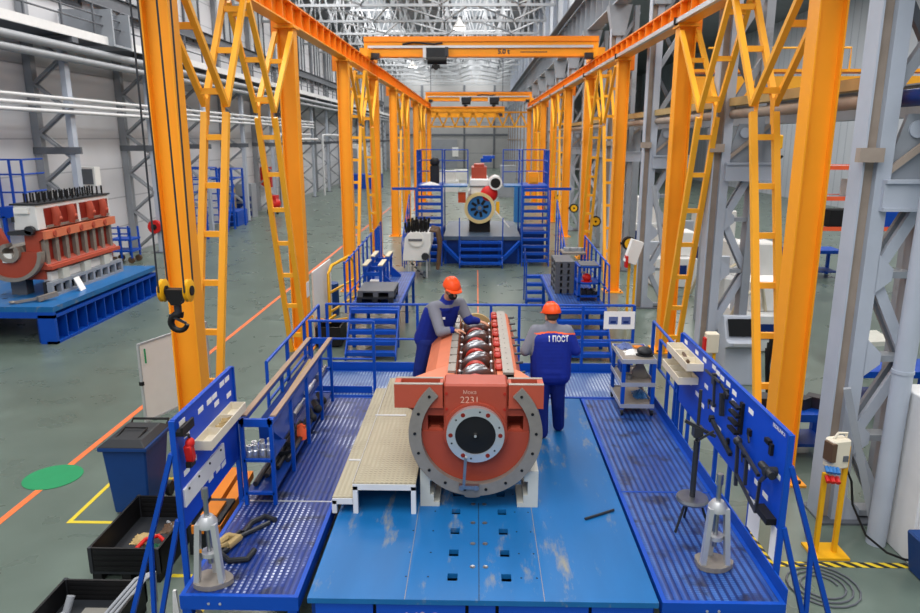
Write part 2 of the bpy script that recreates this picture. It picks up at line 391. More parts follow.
# purlins with diagonal bracing between the trusses
for j, x in enumerate((-13, -10.4, -7.4, -5.2, -2.4, 1.8, 4.2)):
    m = MB().box(x-.07, x+.07, 34, YB-.05, 15.36, 15.6)
    o = solo(m, 'roof_purlin', 'roof_steel', 'long pale purlin running under the roof deck, %s from the left wall' % (ORD[j] if j else 'first'), 'purlin')
for j in range(11):
    y = 40+6*j
    m = MB()
    for x in (-13.5, -8.6, -3.7, 1.0): m.bar((x-1.2, y+.1, 12.72), (x+1.5, y+5.9, 12.72), .09).bar((x+1.5, y+5.9, 12.72), (x+3.2, y+.1, 12.72), .09)
    solo(m, 'roof_bracing', 'roof_steel', 'zigzag row of pale braces between two roof trusses high in the hall', 'bracing', group='zigzag roof braces')
# high bay lamps
for i, (x, y) in enumerate(((-1.2, 50), (-1.0, 58), (-8.5, 60), (3.4, 66), (-6.6, 76))):
    l = thing('high_bay_lamp', 'bright round high bay lamp under the roof trusses, %s from the camera' % ORD[i], 'lamp', (x, y, 11.9))
    MB().lathe([(.05, .7), (.1, .5), (.42, .12), (.42, .0)], (x, y, 11.9), 20).build('lamp_shade', 'white', l)
    em = MB().lathe([(0, .02), (.38, .02), (.38, .0), (0, .0)], (x, y, 11.88), 20).build('lamp_glass', 'lamp', l) if 'lamp' in MT else None
    MB().cyl((x, y, 12.4), (x, y, 12.72), .03, 8).build('hanger', 'grey_dark', l)

# ------------------------------------------------------------------ left wall lattice columns
def wall_column(y, label, group=None):
    t = thing('lattice_column', label, 'column', (-14.5, y, 0), group)
    MB().box(-14.98, -14.72, y-.14, y+.14, 0, 15.3).build('wall_leg', 'wall_steel', t)
    MB().box(-13.78, -13.6, y-.14, y+.14, 0, 7.9).build('aisle_leg', 'grey_light', t)
    w = MB(); z = .2; s = 0
    while z < 7.8:
        a, b = ((-14.74, z), (-13.76, z+.8)) if s % 2 == 0 else ((-13.76, z), (-14.74, z+.8))
        w.bar((a[0], y-.1, a[1]), (b[0], y-.1, b[1]), .08).bar((a[0], y+.1, a[1]), (b[0], y+.1, b[1]), .08); z += .8; s += 1
    w.build('lacing', 'wall_steel', t)
    MB().box(-14.98, -13.35, y-.2, y-.1, 4.32, 4.55).build('bracket', 'grey_dark', t)
    MB().box(-14.98, -13.2, y-.18, y+.18, 7.9, 8.08).build('cap_beam', 'grey_dark', t)
    MB().box(-13.95, -13.45, y-.3, y+.3, 0, .05).build('base_plate', 'grey_dark', t)
    return t
wc = wall_column(24.4, 'grey lattice column on the left wall directly behind the tall red and white engine')
LC = ['grey lattice column on the left wall with the red hose reel beside it', 'grey lattice column on the left wall seen behind the hoist hook column',
      'grey lattice column on the left wall behind the blue access towers', 'grey lattice column on the left wall beside the small parts cabinet',
      'grey lattice column on the left wall just beyond the red cabinet']
for i in range(15):
    y = 24.4+6*(i+1)
    if y > YB-3: break
    dup(wc, (-14.5, y, 0), label=LC[i] if i < 5 else 'grey lattice column standing far down the left wall', group=None if i < 5 else 'far lattice columns on the left wall')
# pipes on the left wall
for x, z, r, m, lb in ((-13.3, 7.72, .14, 'pipe_grey', 'thick grey pipe running along the left wall right under the walkway'),
                       (-13.35, 7.38, .12, 'pipe_grey', 'grey pipe on the left wall, second below the walkway'),
                       (-13.45, 6.1, .06, 'pipe', 'thin white pipe on the left wall, upper of the bundle of three'),
                       (-13.45, 5.88, .065, 'pipe', 'white pipe on the left wall, middle of the bundle of three'),
                       (-13.45, 5.68, .065, 'pipe', 'white pipe on the left wall, lowest of the bundle of three')):
    solo(MB().tube([(x, 14, z), (x, 60 if r < .09 else 112, z)], r, 12), 'wall_pipe', m, lb, 'pipe', loc=(x, 14, z))
for j, (y, d) in enumerate(((48.5, 0), (50, .35), (62, 0))):
    x = -13.2+.25*(j == 1)
    solo(MB().tube([(x, y, 0), (x, y, 4.9-d), (x, y+.2, 5.1-d), (x, y+9, 5.1-d)], .1, 10), 'bent_pipe', 'pipe',
         ['white pipe dropping down the left wall then turning along it, nearest to the camera', 'white pipe dropping down the left wall beside another like it, its inner neighbour', 'white pipe bending down the left wall far down the hall'][j], 'pipe')
# walkway on the left wall
wk = thing('wall_walkway', 'long grey maintenance walkway with railing high on the left wall', 'walkway', (-14.2, 14, 8.2))
MB().box(-14.9, -13.25, 14, 112, 8.14, 8.2).build('deck', 'grey_dark', wk)
MB().box(-13.3, -13.2, 14, 26.6, 8.08, 8.36).box(-13.3, -13.2, 28.0, 112, 8.08, 8.36).build('edge_beam', 'white_paint', wk, 'white painted edge beam')
MB().box(-14.9, -13.0, 26.6, 26.7, 8.05, 9.3).box(-14.9, -13.0, 27.9, 28.0, 8.05, 9.3).box(-14.9, -13.0, 26.7, 27.9, 8.05, 8.12).build('recess_box', 'grey', wk)
for z in (8.75, 9.05, 9.4): MB().tube([(-13.35, 14, z), (-13.35, 112, z)], .03, 6).build('rail', 'grey_dark', wk)
for i in range(49): MB().box(-13.38, -13.32, 14+2*i-.03, 14+2*i+.03, 8.3, 9.42).build('post', 'grey_dark', wk)
for j, z in enumerate((10.1, 13.9)):
    solo(MB().ibeam((-14.7, 12, z), (-14.7, 116, z), .5, .25), 'wall_girder', 'grey_dark', 'dark girder along the upper left wall, %s one' % ('lower' if j == 0 else 'upper'), 'girder')

# ------------------------------------------------------------------ right row of grey lattice columns
def hall_column(y, label, group=None):
    x0, x1 = 4.45, 5.4
    t = thing('lattice_column', label, 'column', (4.9, y, 0), group)
    MB().box(x0, x0+.025, y-.1, y+.2, 0, 9.3).box(x0+.025, x0+.17, y+.0, y+.1, 0, 9.3).build('aisle_flange', 'grey_light', t)
    MB().box(x0+.025, x0+.17, y-.012, y+.0, 0, 9.3).build('web_face', 'rust_grey', t, 'brown stained web face')
    MB().box(x0+.17, x0+.34, y-.1, y+.2, 0, 9.3).build('inner_leg', 'grey_light', t)
    MB().box(x1-.16, x1, y-.1, y+.2, 0, 9.3).build('outer_leg', 'grey', t)
    zz = [.1, 1.15, 2.2, 3.25]
    for i, z in enumerate(zz):
        MB().bar((x0+.35, y-.02, z+.02), (x1-.1, y-.02, z+1.0), .13, .06, (0, 1, 0)).build('lacing', 'grey_light', t) if i % 2 else MB().bar((x1-.1, y-.02, z+.02), (x0+.35, y-.02, z+1.0), .13, .06, (0, 1, 0)).build('lacing', 'grey_light', t)
        MB().bar((x0+.35, y+.14, z+1.0), (x1-.1, y+.14, z+.02), .12, .06, (0, 1, 0)).build('lacing', 'grey', t) if i % 2 == 0 else MB().bar((x1-.1, y+.14, z+1.0), (x0+.35, y+.14, z+.02), .12, .06, (0, 1, 0)).build('lacing', 'grey', t)
        MB().box(x0+.3, x1-.1, y-.06, y+.14, z-.04, z+.04).build('batten', 'grey', t)
        MB().prism([(x0+.33, z-.22), (x0+.52, z-.06), (x0+.52, z+.08), (x0+.33, z+.26)], 'y', y-.1, y-.07).build('gusset', 'grey_light', t)
    MB().box(x0+.25, x1+.35, y-.2, y+.26, 4.02, 4.06).box(x0+.25, x1+.3, y-.16, y+.2, 4.06, 4.34).box(x0+.25, x1+.35, y-.2, y+.26, 4.34, 4.38).build('cross_beam', 'grey_light', t)
    MB().prism([(x0+.3, 4.38), (x1+.3, 4.38), (x1+.3, 5.12), (x0+.5, 5.12)], 'y', y, y+.06).build('web_plate', 'grey', t)
    MB().cyl((x0+.62, y-.03, 4.95), (x0+.62, y+.0, 4.95), .1, 16).build('lug', 'grey_light', t)
    MB().bar((x0+.3, y-.05, 4.45), (x1+.25, y-.05, 5.2), .07, .05, (0, 1, 0)).build('stiffener', 'rust_grey', t, 'rusty stiffener')
    for i, z in enumerate((5.4, 6.7, 8.0)):
        MB().bar((x0+.3, y, z), (x1, y, z+1.1), .12, .1, (0, 1, 0)).build('upper_lacing', 'grey', t)
        MB().bar((x1, y+.12, z), (x0+.3, y+.12, z+1.1), .1, .08, (0, 1, 0)).build('upper_lacing', 'grey_dark', t)
    MB().box(x0-.1, x0+.18, y-.2, y-.1, 4.58, 4.74).build('junction_plate', 'rust_grey', t)
    MB().box(x0, x1+.1, y-.2, y+.35, 0, .03).build('base_plate', 'grey_dark', t)
    return t
hc = hall_column(8.55, 'tall grey lattice column of the right row nearest the camera, beside the yellow pendant stand')
HL = ['tall grey lattice column of the right row with the white monitor console at its foot', 'grey lattice column of the right row, third from the camera',
      'grey lattice column of the right row, fourth from the camera', 'grey lattice column of the right row, fifth from the camera']
for i in range(17):
    y = 14.5+5.95*i
    if y > YB-2: break
    dup(hc, (5.1, y, 0), label=HL[i] if i < 4 else 'grey lattice column far down the right row', group=None if i < 4 else 'far lattice columns of the right row')
# tube leg and raking struts by the nearest column
solo(MB().tube([(4.93, 7.95, 0), (5.02, 7.95, 9.2)], .11, 20).tube([(4.95, 7.95, 2.2), (4.95, 7.95, 2.24)], .12, 20), 'tube_column', 'grey_light', 'thick round grey pipe column in front of the nearest lattice column', 'column')
solo(MB().bar((4.5, 8.25, 1.9), (4.95, 8.05, .12), .08), 'raking_strut', 'grey', 'slanting grey strut at the foot of the round pipe column', 'strut')
solo(MB().bar((4.75, 19.4, 3.6), (5.2, 18.2, .0), .09), 'raking_strut', 'grey', 'slanting grey strut leaning on the third lattice column of the right row', 'strut')
# runway girder high over the right row
rg = thing('crane_runway', 'grey riveted crane runway girder carried by the right row of columns', 'girder', (4.9, 16, 9.3))
MB().ibeam((4.9, 16, 10.0), (4.9, 116, 10.0), 1.4, .5, .05, .03).build('girder', 'grey', rg)
for i in range(66): MB().box(4.66, 4.88, 16.5+1.5*i, 16.54+1.5*i, 9.36, 10.64).build('stiffener', 'grey', rg)
MB().box(4.3, 4.66, 16, 116, 10.74, 10.8).build('walkway_plate', 'grey_dark', rg)
for i in range(15):
    y = 20.45+5.95*i
    solo(MB().prism([(4.5, 9.3), (5.3, 9.3), (5.1, 8.3), (4.7, 8.3)], 'y', y-.25, y+.25), 'column_head', 'grey', 'grey wedge shaped column head under the crane runway girder', 'column head', group='column heads under the crane runway')
for i in range(15):
    y = 33.5+5.6*i
    if y > YB-1: break
    solo(MB().box(4.98, 5.25, y-.18, y+.18, 10.7, 15.4), 'upper_post', 'grey_light', 'grey upper post on the wall above the crane runway', 'post', group='upper posts above the crane runway')
# long pipe along the right row
solo(MB().tube([(4.98, 6.5, 5.3), (4.98, 9.3, 5.3)], .1, 14), 'service_pipe', 'navy', 'dark blue service pipe crossing in front of the nearest grey lattice column', 'pipe')
solo(MB().tube([(4.98, 9.3, 5.3), (4.98, 60, 5.3)], .09, 14), 'service_pipe', 'rust_grey', 'brownish grey service pipe continuing along the right row of columns', 'pipe')
solo(MB().box(4.88, 5.1, 9, 40, 5.45, 5.6), 'cable_tray', 'tan', 'brown cable tray above the service pipe along the right columns', 'tray')
# ================================================================== ORANGE GANTRY
XL, XR = -4.1, 4.42
CY = [9.68, 16.1]+[16.1+6.6*i for i in range(1, 8)]
ZB = 7.2
def orange_column(side, y, label, first=True):
    x = XL if side == 'left' else XR
    t = thing('gantry_column', label, 'column', (x, y, 0))
    MB().box(x-.18, x-.157, y-.16, y+.16, .03, 7.12).box(x+.157, x+.18, y-.16, y+.16, .03, 7.12).box(x-.157, x+.157, y-.05, y-.03, .03, 7.12).build('h_profile', 'orange', t)
    MB().box(x-.3, x+.3, y-.32, y+.32, 0, .03).build('base_plate', 'orange', t)
    for dx in (-.22, .22):
        for dy in (-.25, .25): MB().cyl((x+dx, y+dy, .03), (x+dx, y+dy, .07), .025, 8).build('anchor_bolt', 'dark_steel', t)
    MB().box(x-.22, x+.22, y-.24, y+.24, 7.12, 7.16).box(x-.2, x+.2, y-.22, y+.22, 7.165, 7.2).build('cap_plate', 'orange', t)
    s = -1 if side == 'left' else 1
    MB().box(x+s*.2, x+s*.34, y+.02, y+.2, 6.85, 7.35).build('side_bracket', 'beam_orange', t)
    return t
notes_l = ['behind the hoist hook', 'behind the long white panel', 'behind the blue railing with the pallet', 'by the white cylinder head'] + ['']*5
notes_r = ['behind the long tool board', 'behind the labelled blue railing', 'beside the pallet stack', 'by the far blue trolley'] + ['']*5
colL = orange_column('left', CY[0], '')
colR = orange_column('right', CY[0], '')
for side, proto, x, notes in (('left', colL, XL, notes_l), ('right', colR, XR, notes_r)):
    for i, y in enumerate(CY):
        o = proto if i == 0 else dup(proto, (x, y, 0))
        nm = ('nearest' if i == 0 else ORD[i]) if i < 8 else 'farthest'
        o['label'] = 'orange steel column of the %s gantry row, %s from the camera%s' % (side, nm, (' ' + notes[i]) if notes[i] else '')
        o['label'] = ' '.join(o['label'].split()[:16])
def runway(side):
    x = XL if side == 'left' else XR; s = 1 if side == 'left' else -1
    t = thing('runway_beam', 'long orange crane runway beam on the %s row of gantry columns' % side, 'beam', (x, 6, ZB))
    y0, y1 = 6.0, 63.0
    MB().box(x-.15, x+.15, y0, y1, ZB, ZB+.03).build('bottom_flange', 'orange', t)
    MB().box(x-.15, x+.15, y0, y1, ZB+.43, ZB+.46).build('top_flange', 'beam_orange', t)
    MB().box(x-.012, x+.012, y0, y1, ZB+.03, ZB+.43).build('web', 'beam_orange', t)
    MB().box(x-.03, x+.03, y0, y1, ZB+.46, ZB+.5).build('crane_rail', 'dark_steel', t)
    n = int((y1-y0)/.8)
    for k in range(n): MB().box(x+s*.012, x+s*.145, y0+.5+.8*k, y0+.525+.8*k, ZB+.03, ZB+.43).build('stiffener', 'beam_orange', t)
    if side == 'right':
        m = MB()
        m.box(x-.25, x-.155, y0, y1, ZB+.0, ZB+.09)
        m.build('conductor_rail', 'alu', t, 'pale grey conductor rail')
        for k in range(9): MB().box(x-.28, x-.15, CY[k]-.06, CY[k]+.0, ZB-.03, ZB+.12).build('rail_joint', 'black', t)
    return t
runway('left'); runway('right')

def brace(side, y, label):
    """Y shaped lattice brace: leg from the column foot, arms to column head and beam"""
    x = XL if side == 'left' else XR
    t = thing('gantry_brace', label, 'brace', (x, y, 0))
    A = Vector((0, y+.42, .05)); Nn = Vector((0, y+1.95, 5.35)); Bt = Vector((0, y+.3, 7.0)); Cc = Vector((0, y+3.18, 7.12))
    w = .17
    def P3(v, sx): return (x+sx*w, v.y, v.z)
    for sx in (-1, 1):
        kn = Nn+(A-Nn).normalized()*.12
        MB().bar(P3(A, sx), P3(kn, sx), .1, .1, (1, 0, 0)).build('leg_chord', 'yellow_orange', t)
        MB().bar(P3(Nn, sx), P3(Bt, sx), .085, .09, (1, 0, 0)).build('arm_chord', 'yellow_orange', t)
        MB().bar(P3(Nn, sx), P3(Cc, sx), .085, .09, (1, 0, 0)).build('arm_chord', 'yellow_orange', t)
        u = (Nn-A).normalized()
        c = Nn
        MB().prism([(c.y-.05, c.z-.3), (c.y+.0, c.z-.3), (c.y+.09, c.z+.1), (c.y-.12, c.z+.1)], 'x', x+sx*w-.052*sx, x+sx*w-.04*sx).build('node_plate', 'yellow_orange', t)
    def rung(v): MB().box(x-w+.03, x+w-.03, v.y-.035, v.y+.035, v.z-.045, v.z+.045).build('rung', 'yellow_orange', t)
    for k in range(7): rung(A+(Nn-A)*(.08+.138*k))
    for k in (.12, .62): rung(Nn+(Bt-Nn)*k)
    for k in (.12, .5, .9): rung(Nn+(Cc-Nn)*k)
    return t
for side, x in (('left', XL), ('right', XR)):
    p = brace(side, CY[0]-.16, '')
    for b in range(4):
        i = 2*b
        o1 = p if b == 0 else dup(p, (x, CY[i], 0))
        o2 = dup(p, (x, CY[i+1], 0), pi)
        o1['label'] = 'Y shaped yellow lattice brace leaning off the %s column of the %s gantry row' % (ORD[i], side)
        o2['label'] = 'Y shaped yellow lattice brace leaning off the %s column of the %s gantry row' % (ORD[i+1], side)

# ------------------------------------------------------------------ bridge cranes on the runway
def crane(y, label, hx, lettering=True):
    z0 = 7.85
    t = thing('bridge_crane', label, 'crane', (.15, y, ZB+.46))
    MB().box(-4.25, 4.5, y-.16, y+.16, z0, z0+.5).build('girder', 'orange', t)
    MB().box(-4.25, 4.5, y-.22, y+.22, z0+.5, z0+.68).box(-4.25, 4.5, y-.22, y+.22, z0-.04, z0).build('flange', 'beam_orange', t)
    MB().box(-4.1, 4.3, y-.24, y-.17, z0+.27, z0+.36).build('festoon_rail', 'alu', t, 'grey festoon rail')
    for x in (XL, XR):
        MB().box(x-.14, x+.14, y-1.3, y+1.3, ZB+.52, ZB+.8).build('end_carriage', 'orange', t)
        for dy in (-1.0, 1.0): MB().cyl((x-.05, y+dy, ZB+.62), (x+.05, y+dy, ZB+.62), .12, 14).build('wheel', 'dark_steel', t)
        MB().box(x-.1 if x > 0 else x+.1, x-.45 if x > 0 else x+.45, y-.45, y-.2, ZB+.5, ZB+.72).cyl((x*.94, y-.5, ZB+.62), (x*.94, y-.2, ZB+.62), .1, 12).build('drive_motor', 'dark_steel', t)
    MB().tube([(hx-1.3, y-.2, z0+.4), (hx-.9, y-.26, z0+.46), (hx-.1, y-.26, z0+.4), (hx+.2, y-.26, z0+.44)], .035, 8).build('cable_loop', 'black', t)
    if lettering:
        MT_ = facing((.98, y-.165, z0+.14), (1, 0, 0), (0, 0, 1))
        text_mesh('load_lettering', '5.0 t', .24, 'dark_steel', MT_, t, .003, .008)
        MB().box(1.6, 2.6, y-.165, y-.16, z0+.11, z0+.14).build('type_strip', 'dark_steel', t)
    return t
def hoist(y, x, label, ropes_to=None):
    t = thing('hoist_trolley', label, 'hoist', (x, y, 7.55))
    MB().box(x-.4, x+.3, y-.5, y-.26, 7.7, 8.1).build('trolley_frame', 'dark', t)
    MB().cyl((x-.36, y-.42, 7.66), (x+.36, y-.42, 7.66), .15, 18).build('drum', 'black', t)
    MB().box(x-.52, x-.4, y-.5, y-.26, 7.74, 8.12).build('control_box', 'alu', t, 'pale control box')
    MB().box(x+.3, x+.42, y-.5, y-.26, 7.8, 8.12).build('gearbox', 'dark_steel', t)
    MB().box(x-.2, x+.1, y-.45, y-.3, 7.38, 7.5).cyl((x-.05, y-.48, 7.42), (x-.05, y-.28, 7.42), .1, 14).build('hook_block', 'black', t)
    return t
crane(28.2, 'orange bridge crane across the gantry marked 5.0 t, nearest in view', -1.5)
hoist(28.2, -1.5, 'dark hoist trolley hanging on the nearest orange bridge crane')
crane(61.0, 'orange bridge crane far down the gantry in front of the lattice tie', 1.3, False)
hoist(60.9, 1.4, 'dark hoist under the far orange bridge crane, right one of two')
hoist(60.9, -.9, 'dark hoist under the far orange bridge crane, left one of two')
cb = thing('bridge_crane', 'short orange crane girder beyond the far bridge crane', 'crane', (-1, 70, 6.6))
MB().box(-4.6, 2.6, 69.8, 70.2, 6.75, 7.65).build('girder', 'orange', cb)
MB().box(-4.6, 2.6, 69.7, 70.3, 7.65, 7.75).build('flange', 'beam_orange', cb)
MB().box(1.9, 2.4, 69.72, 69.8, 6.85, 7.2).build('plate', 'dark_steel', cb)
for x in (-4.4, 2.4): MB().box(x-.04, x+.04, 69.96, 70.04, 7.75, 12.65).build('hanger', 'grey_dark', cb)
# lattice tie between the farthest columns
tt = thing('lattice_tie', 'orange zigzag lattice tie spanning the far end of the gantry', 'truss', (.15, 62.6, 5.75))
MB().box(XL+.181, XR-.181, 62.3, 62.45, 6.9, 7.04).build('top_chord', 'yellow_orange', tt)
MB().box(XL+.181, XR-.181, 62.3, 62.45, 5.72, 5.86).build('bottom_chord', 'yellow_orange', tt)
n = 8; wdt = (XR-XL-.4)/n
for k in range(n):
    xa = XL+.2+wdt*k
    MB().bar((xa, 62.38, 5.84), (xa+wdt/2, 62.38, 6.92), .14).build('diagonal', 'yellow_orange', tt)
    MB().bar((xa+wdt/2, 62.38, 6.92), (xa+wdt, 62.38, 5.84), .14).build('diagonal', 'yellow_orange', tt)

# ------------------------------------------------------------------ near crane carrying the hook at the left
def near_crane():
    t = crane(8.8, 'orange bridge crane above the camera carrying the hook', 0, False); return t
near_crane()
hx, hy, hz = -3.62, 8.3, 3.06
hb = thing('crane_hook', 'black crane hook with two yellow sheaves hanging before the nearest left column', 'hook', (hx, hy, 2.55))
for s in (-1, 1):
    MB().lathe([(.02, -.03), (.125, -.03), (.14, -.02), (.125, 0), (.14, .02), (.125, .03), (.02, .03)], (hx+s*.155, hy, hz), 24, 'x').build('sheave', 'yellow', hb, 'yellow sheave')
    MB().lathe([(0, -.045), (.06, -.045), (.06, .045), (0, .045)], (hx+s*.155, hy, hz), 16, 'x').build('sheave_hub', 'black', hb)
    MB().tube([(hx+s*.155, hy-.135, hz), (hx+s*.14, hy-.135, 7.8)], .011, 6).build('rope', 'dark_steel', hb)
    MB().tube([(hx+s*.155, hy+.135, hz), (hx+s*.2, hy+.135, 7.8)], .011, 6).build('rope', 'dark_steel', hb)
MB().prism([(hx-.12, hz+.02), (hx+.12, hz+.02), (hx+.1, hz-.08), (hx+.05, hz-.17), (hx-.05, hz-.17), (hx-.1, hz-.08)], 'y', hy-.07, hy+.07).build('yoke', 'black', hb)
MB().cyl((hx, hy, hz-.18), (hx, hy, hz-.3), .045, 14).build('swivel', 'dark_steel', hb)
pts = [(hx+.02, hy, hz-.28)]
for k in range(15):
    g = radians(75+19.5*k); pts.append((hx+.0+.1*cos(g), hy, hz-.4+.1*sin(g)))
MB().tube(pts, .05, 12, .028).build('hook', 'black', hb)
MB().bar((hx-.1, hy-.03, hz-.3), (hx+.1, hy-.03, hz-.4), .02, .03).build('safety_latch', 'dark_steel', hb)
ht = thing('hoist_trolley', 'hoist trolley above the camera carrying the ropes of the hook', 'hoist', (hx, 8.3, 7.5))
MB().box(hx-.27, hx+.27, 8.08, 8.52, 7.8, 8.2).build('trolley_frame', 'dark', ht)
MB().cyl((hx-.25, 8.3, 7.95), (hx+.25, 8.3, 7.95), .25, 18).build('drum', 'black', ht)
# ================================================================== CENTRAL ASSEMBLY STATION
def railing(name, label, segs, posts, rails=(), mat_='blue', r=.022, kick=None, cat='railing'):
    xs = [p[0] for s_ in segs for p in s_]; ys = [p[1] for s_ in segs for p in s_]; zs = [p[2] for s_ in (posts or segs) for p in s_]
    t = thing(name, label, cat, ((min(xs)+max(xs))/2, (min(ys)+max(ys))/2, min(zs)))
    for s_ in segs: MB().tube(s_, r, 8).build('top_rail', mat_, t)
    for s_ in rails: MB().tube(s_, r*.85, 8).build('mid_rail', mat_, t)
    for p, q in posts: MB().bar(p, q, r*2).build('post', mat_, t)
    if kick:
        for b in kick: MB().box(*b).build('kick_plate', mat_, t)
    return t

# ---- assembly bed
bed = thing('assembly_bed', 'long worn blue steel assembly bed in the centre carrying the red engine block', 'bed', (.06, 8, 0))
X0, X1, YF, YR = -1.44, 1.57, 5.33, 10.2
hx_ = (-.2, .285); hw = .045
holes = [5.66+.385*k for k in range(12)]
tp = MB()
xs = [X0, hx_[0]-hw, hx_[0]+hw, hx_[1]-hw, hx_[1]+hw, X1]
tp.box(xs[0], xs[1], YF, YR, .95, 1.0).box(xs[2], xs[3], YF, YR, .95, 1.0).box(xs[4], xs[5], YF, YR, .95, 1.0)
for a, b in ((xs[1], xs[2]), (xs[3], xs[4])):
    y = YF
    for h in holes: tp.box(a, b, y, h-.055, .95, 1.0); y = h+.055
    tp.box(a, b, y, YR, .95, 1.0)
tp.build('top_plate', 'bed_blue', bed)
MB().box(X0+.08, X1-.08, YF+.1, YR, .02, .88).build('black_core', 'black', bed)  # solid black box, its colour stands in for the shade inside the holes
for (a, b) in ((X0+.06, X0+.56), (X0+.59, X0+1.36), (X0+1.39, X0+1.62), (X0+1.65, X0+2.42), (X0+2.45, X1-.04)):
    MB().box(a, b, YF+.03, YF+.08, .06, .95).build('front_plate', 'bed_front', bed)
for x in (X0+.02, X1-.06): MB().box(x, x+.04, YF+.06, YR, .06, .95).build('side_plate', 'deep_blue', bed)
MB().box(X0+.2, X1-.2, YF+.15, YR, 0, .06).build('foot', 'dark', bed)
for i, y in enumerate(holes[:6]):
    for x in (-.02, .1): MB().lathe([(.018, .001), (.026, .003), (.026, 0)], (x, y+.16, 1.0), 12).build('plug', 'steel', bed)
    for x in (-.62, -.42, .42, .56): MB().lathe([(0, .002), (.009, .002), (.009, 0)], (x, y, 1.0), 8).build('tapped_hole', 'black', bed)
MB().box(.035, .042, YF, 7.0, 1.0, 1.0015).build('joint_line', 'dark', bed)
for x in (-.6, .6): MB().box(x-.003, x+.003, YF, 7.0, 1.0, 1.0015).build('scratch', 'machined', bed)
for tx, bx in (('N\u00b0 3', -.45), ('N\u00b0 2', .72)):
    text_mesh('chalk_number', tx, .16, 'chalk', facing((bx, YF+.029, .79), (1, 0, 0), (0, 0, 1)), bed, .0005)

# ---- side platforms
def platform(label, x0, x1, y0, y1, gm, z=1.0, name='walkway_platform', legs=(), fr='blue'):
    t = thing(name, label, 'platform', ((x0+x1)/2, (y0+y1)/2, 0))
    MB().box(x0+.03, x1-.03, y0+.03, y1-.03, z-.035, z).build('grating', gm, t)
    MB().box(x0, x1, y0, y0+.04, z-.13, z+.004).build('front_beam', fr, t)
    MB().box(x0, x1, y1-.04, y1, z-.13, z+.004).build('rear_beam', fr, t)
    for x in (x0, x1-.04): MB().box(x, x+.04, y0+.04, y1-.04, z-.13, z+.004).build('side_beam', fr, t)
    for x, y in legs: MB().box(x-.04, x+.04, y-.04, y+.04, 0, z-.13).build('leg', fr, t)
    return t
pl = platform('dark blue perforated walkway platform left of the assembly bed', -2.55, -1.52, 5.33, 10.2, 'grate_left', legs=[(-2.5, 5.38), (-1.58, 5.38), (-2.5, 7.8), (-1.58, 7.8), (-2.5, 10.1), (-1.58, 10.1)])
MB().box(-2.55, -1.52, 6.98, 7.0, 1.0, 1.004).build('joint_strip', 'alu', pl)
for x in (-2.3, -2.2): MB().cyl((x, 5.325, .93), (x, 5.332, .93), .012, 8).build('rivet', 'alu', pl)
MB().box(-2.5, -1.6, 5.36, 5.4, .55, .62).build('cross_tie', 'blue', pl)
pr = platform('blue ribbed walkway platform right of the assembly bed', 1.6, 2.64, 5.33, 10.2, 'grate_right', legs=[(1.66, 5.38), (2.58, 5.38), (1.66, 7.8), (2.58, 7.8), (1.66, 10.1), (2.58, 10.1)])
MB().box(1.62, 2.62, 7.28, 7.3, 1.0, 1.004).build('joint_strip', 'blue', pr)
for x in (1.98, 2.08): MB().cyl((x, 5.325, .93), (x, 5.332, .93), .012, 8).build('rivet', 'alu', pr)
MB().box(1.7, 2.6, 5.36, 5.39, .1, .87).build('front_skirt', 'blue', pr)
MB().box(2.642, 2.656, 5.36, 10.2, .87, 1.13).build('kick_plate', 'blue', pr)
bw = platform('blue grey grating cross walkway behind the assembly bed', -2.55, 2.64, 10.24, 11.45, 'grate_silver', legs=[(-2.5, 10.3), (-2.5, 11.4), (2.58, 10.3), (2.58, 11.4), (0, 11.4)])

# ---- railings
railing('guard_railing', 'blue guard railing across the back of the central station', [[(-2.52, 11.5, 2.15), (2.62, 11.5, 2.15)]],
        [((x, 11.5, .9), (x, 11.5, 2.15)) for x in (-2.5, -.98, .25, .72, 1.35, 1.78, 2.62)], [[(-2.52, 11.5, 1.55), (2.62, 11.5, 1.55)]],
        kick=[(-2.52, 2.62, 11.49, 11.51, .98, 1.14)])
railing('guard_railing', 'blue guard railing on the left walkway behind the bar rack', [[(-2.62, 8.42, 1.2), (-2.62, 8.42, 2.12), (-2.62, 11.42, 2.15)]],
        [((-2.62, y, .9), (-2.62, y, 2.14)) for y in (9.4, 10.4, 11.42)], [[(-2.62, 8.42, 1.6), (-2.62, 11.42, 1.6)]])
railing('gate_railing', 'short blue gate railing between left walkway and cross walkway', [[(-2.55, 10.38, 2.15), (-1.56, 10.38, 2.15)]],
        [((-1.56, 10.38, 1.0), (-1.56, 10.38, 2.15)), ((-2.52, 10.38, 1.0), (-2.52, 10.38, 2.15))], [[(-2.55, 10.38, 1.55), (-1.56, 10.38, 1.55)]], kick=[(-2.5, -1.6, 10.37, 10.39, 1.0, 1.11)])
railing('guard_railing', 'blue guard railing on the right walkway behind the trolley', [[(2.69, 10.45, 1.1), (2.69, 10.45, 2.15), (2.69, 8.72, 2.12)]],
        [((2.69, y, .9), (2.69, y, 2.14)) for y in (10.45, 9.5, 8.75)]+[((2.69, 10.0, 1.55), (2.69, 10.0, 2.0)), ((2.69, 9.1, .9), (2.69, 9.1, 1.98))], [[(2.69, 10.45, 1.55), (2.69, 8.72, 1.55)], [(2.69, 10.0, 1.99), (2.69, 9.0, 1.97)]])
sg = thing('photo_sign', 'white sheet with two small photos on the back railing', 'sign', (2.39, 11.46, 1.73))
MB().box(2.12, 2.63, 11.455, 11.465, 1.76, 2.06).build('sheet', 'paper', sg)
for x in (2.2, 2.41):
    MB().box(x, x+.15, 11.452, 11.456, 1.84, 1.97).build('photo', 'cloth_blue', sg, 'small dark photo')
    MB().box(x+.03, x+.12, 11.450, 11.453, 1.86, 1.9).build('photo_detail', 'navy', sg)

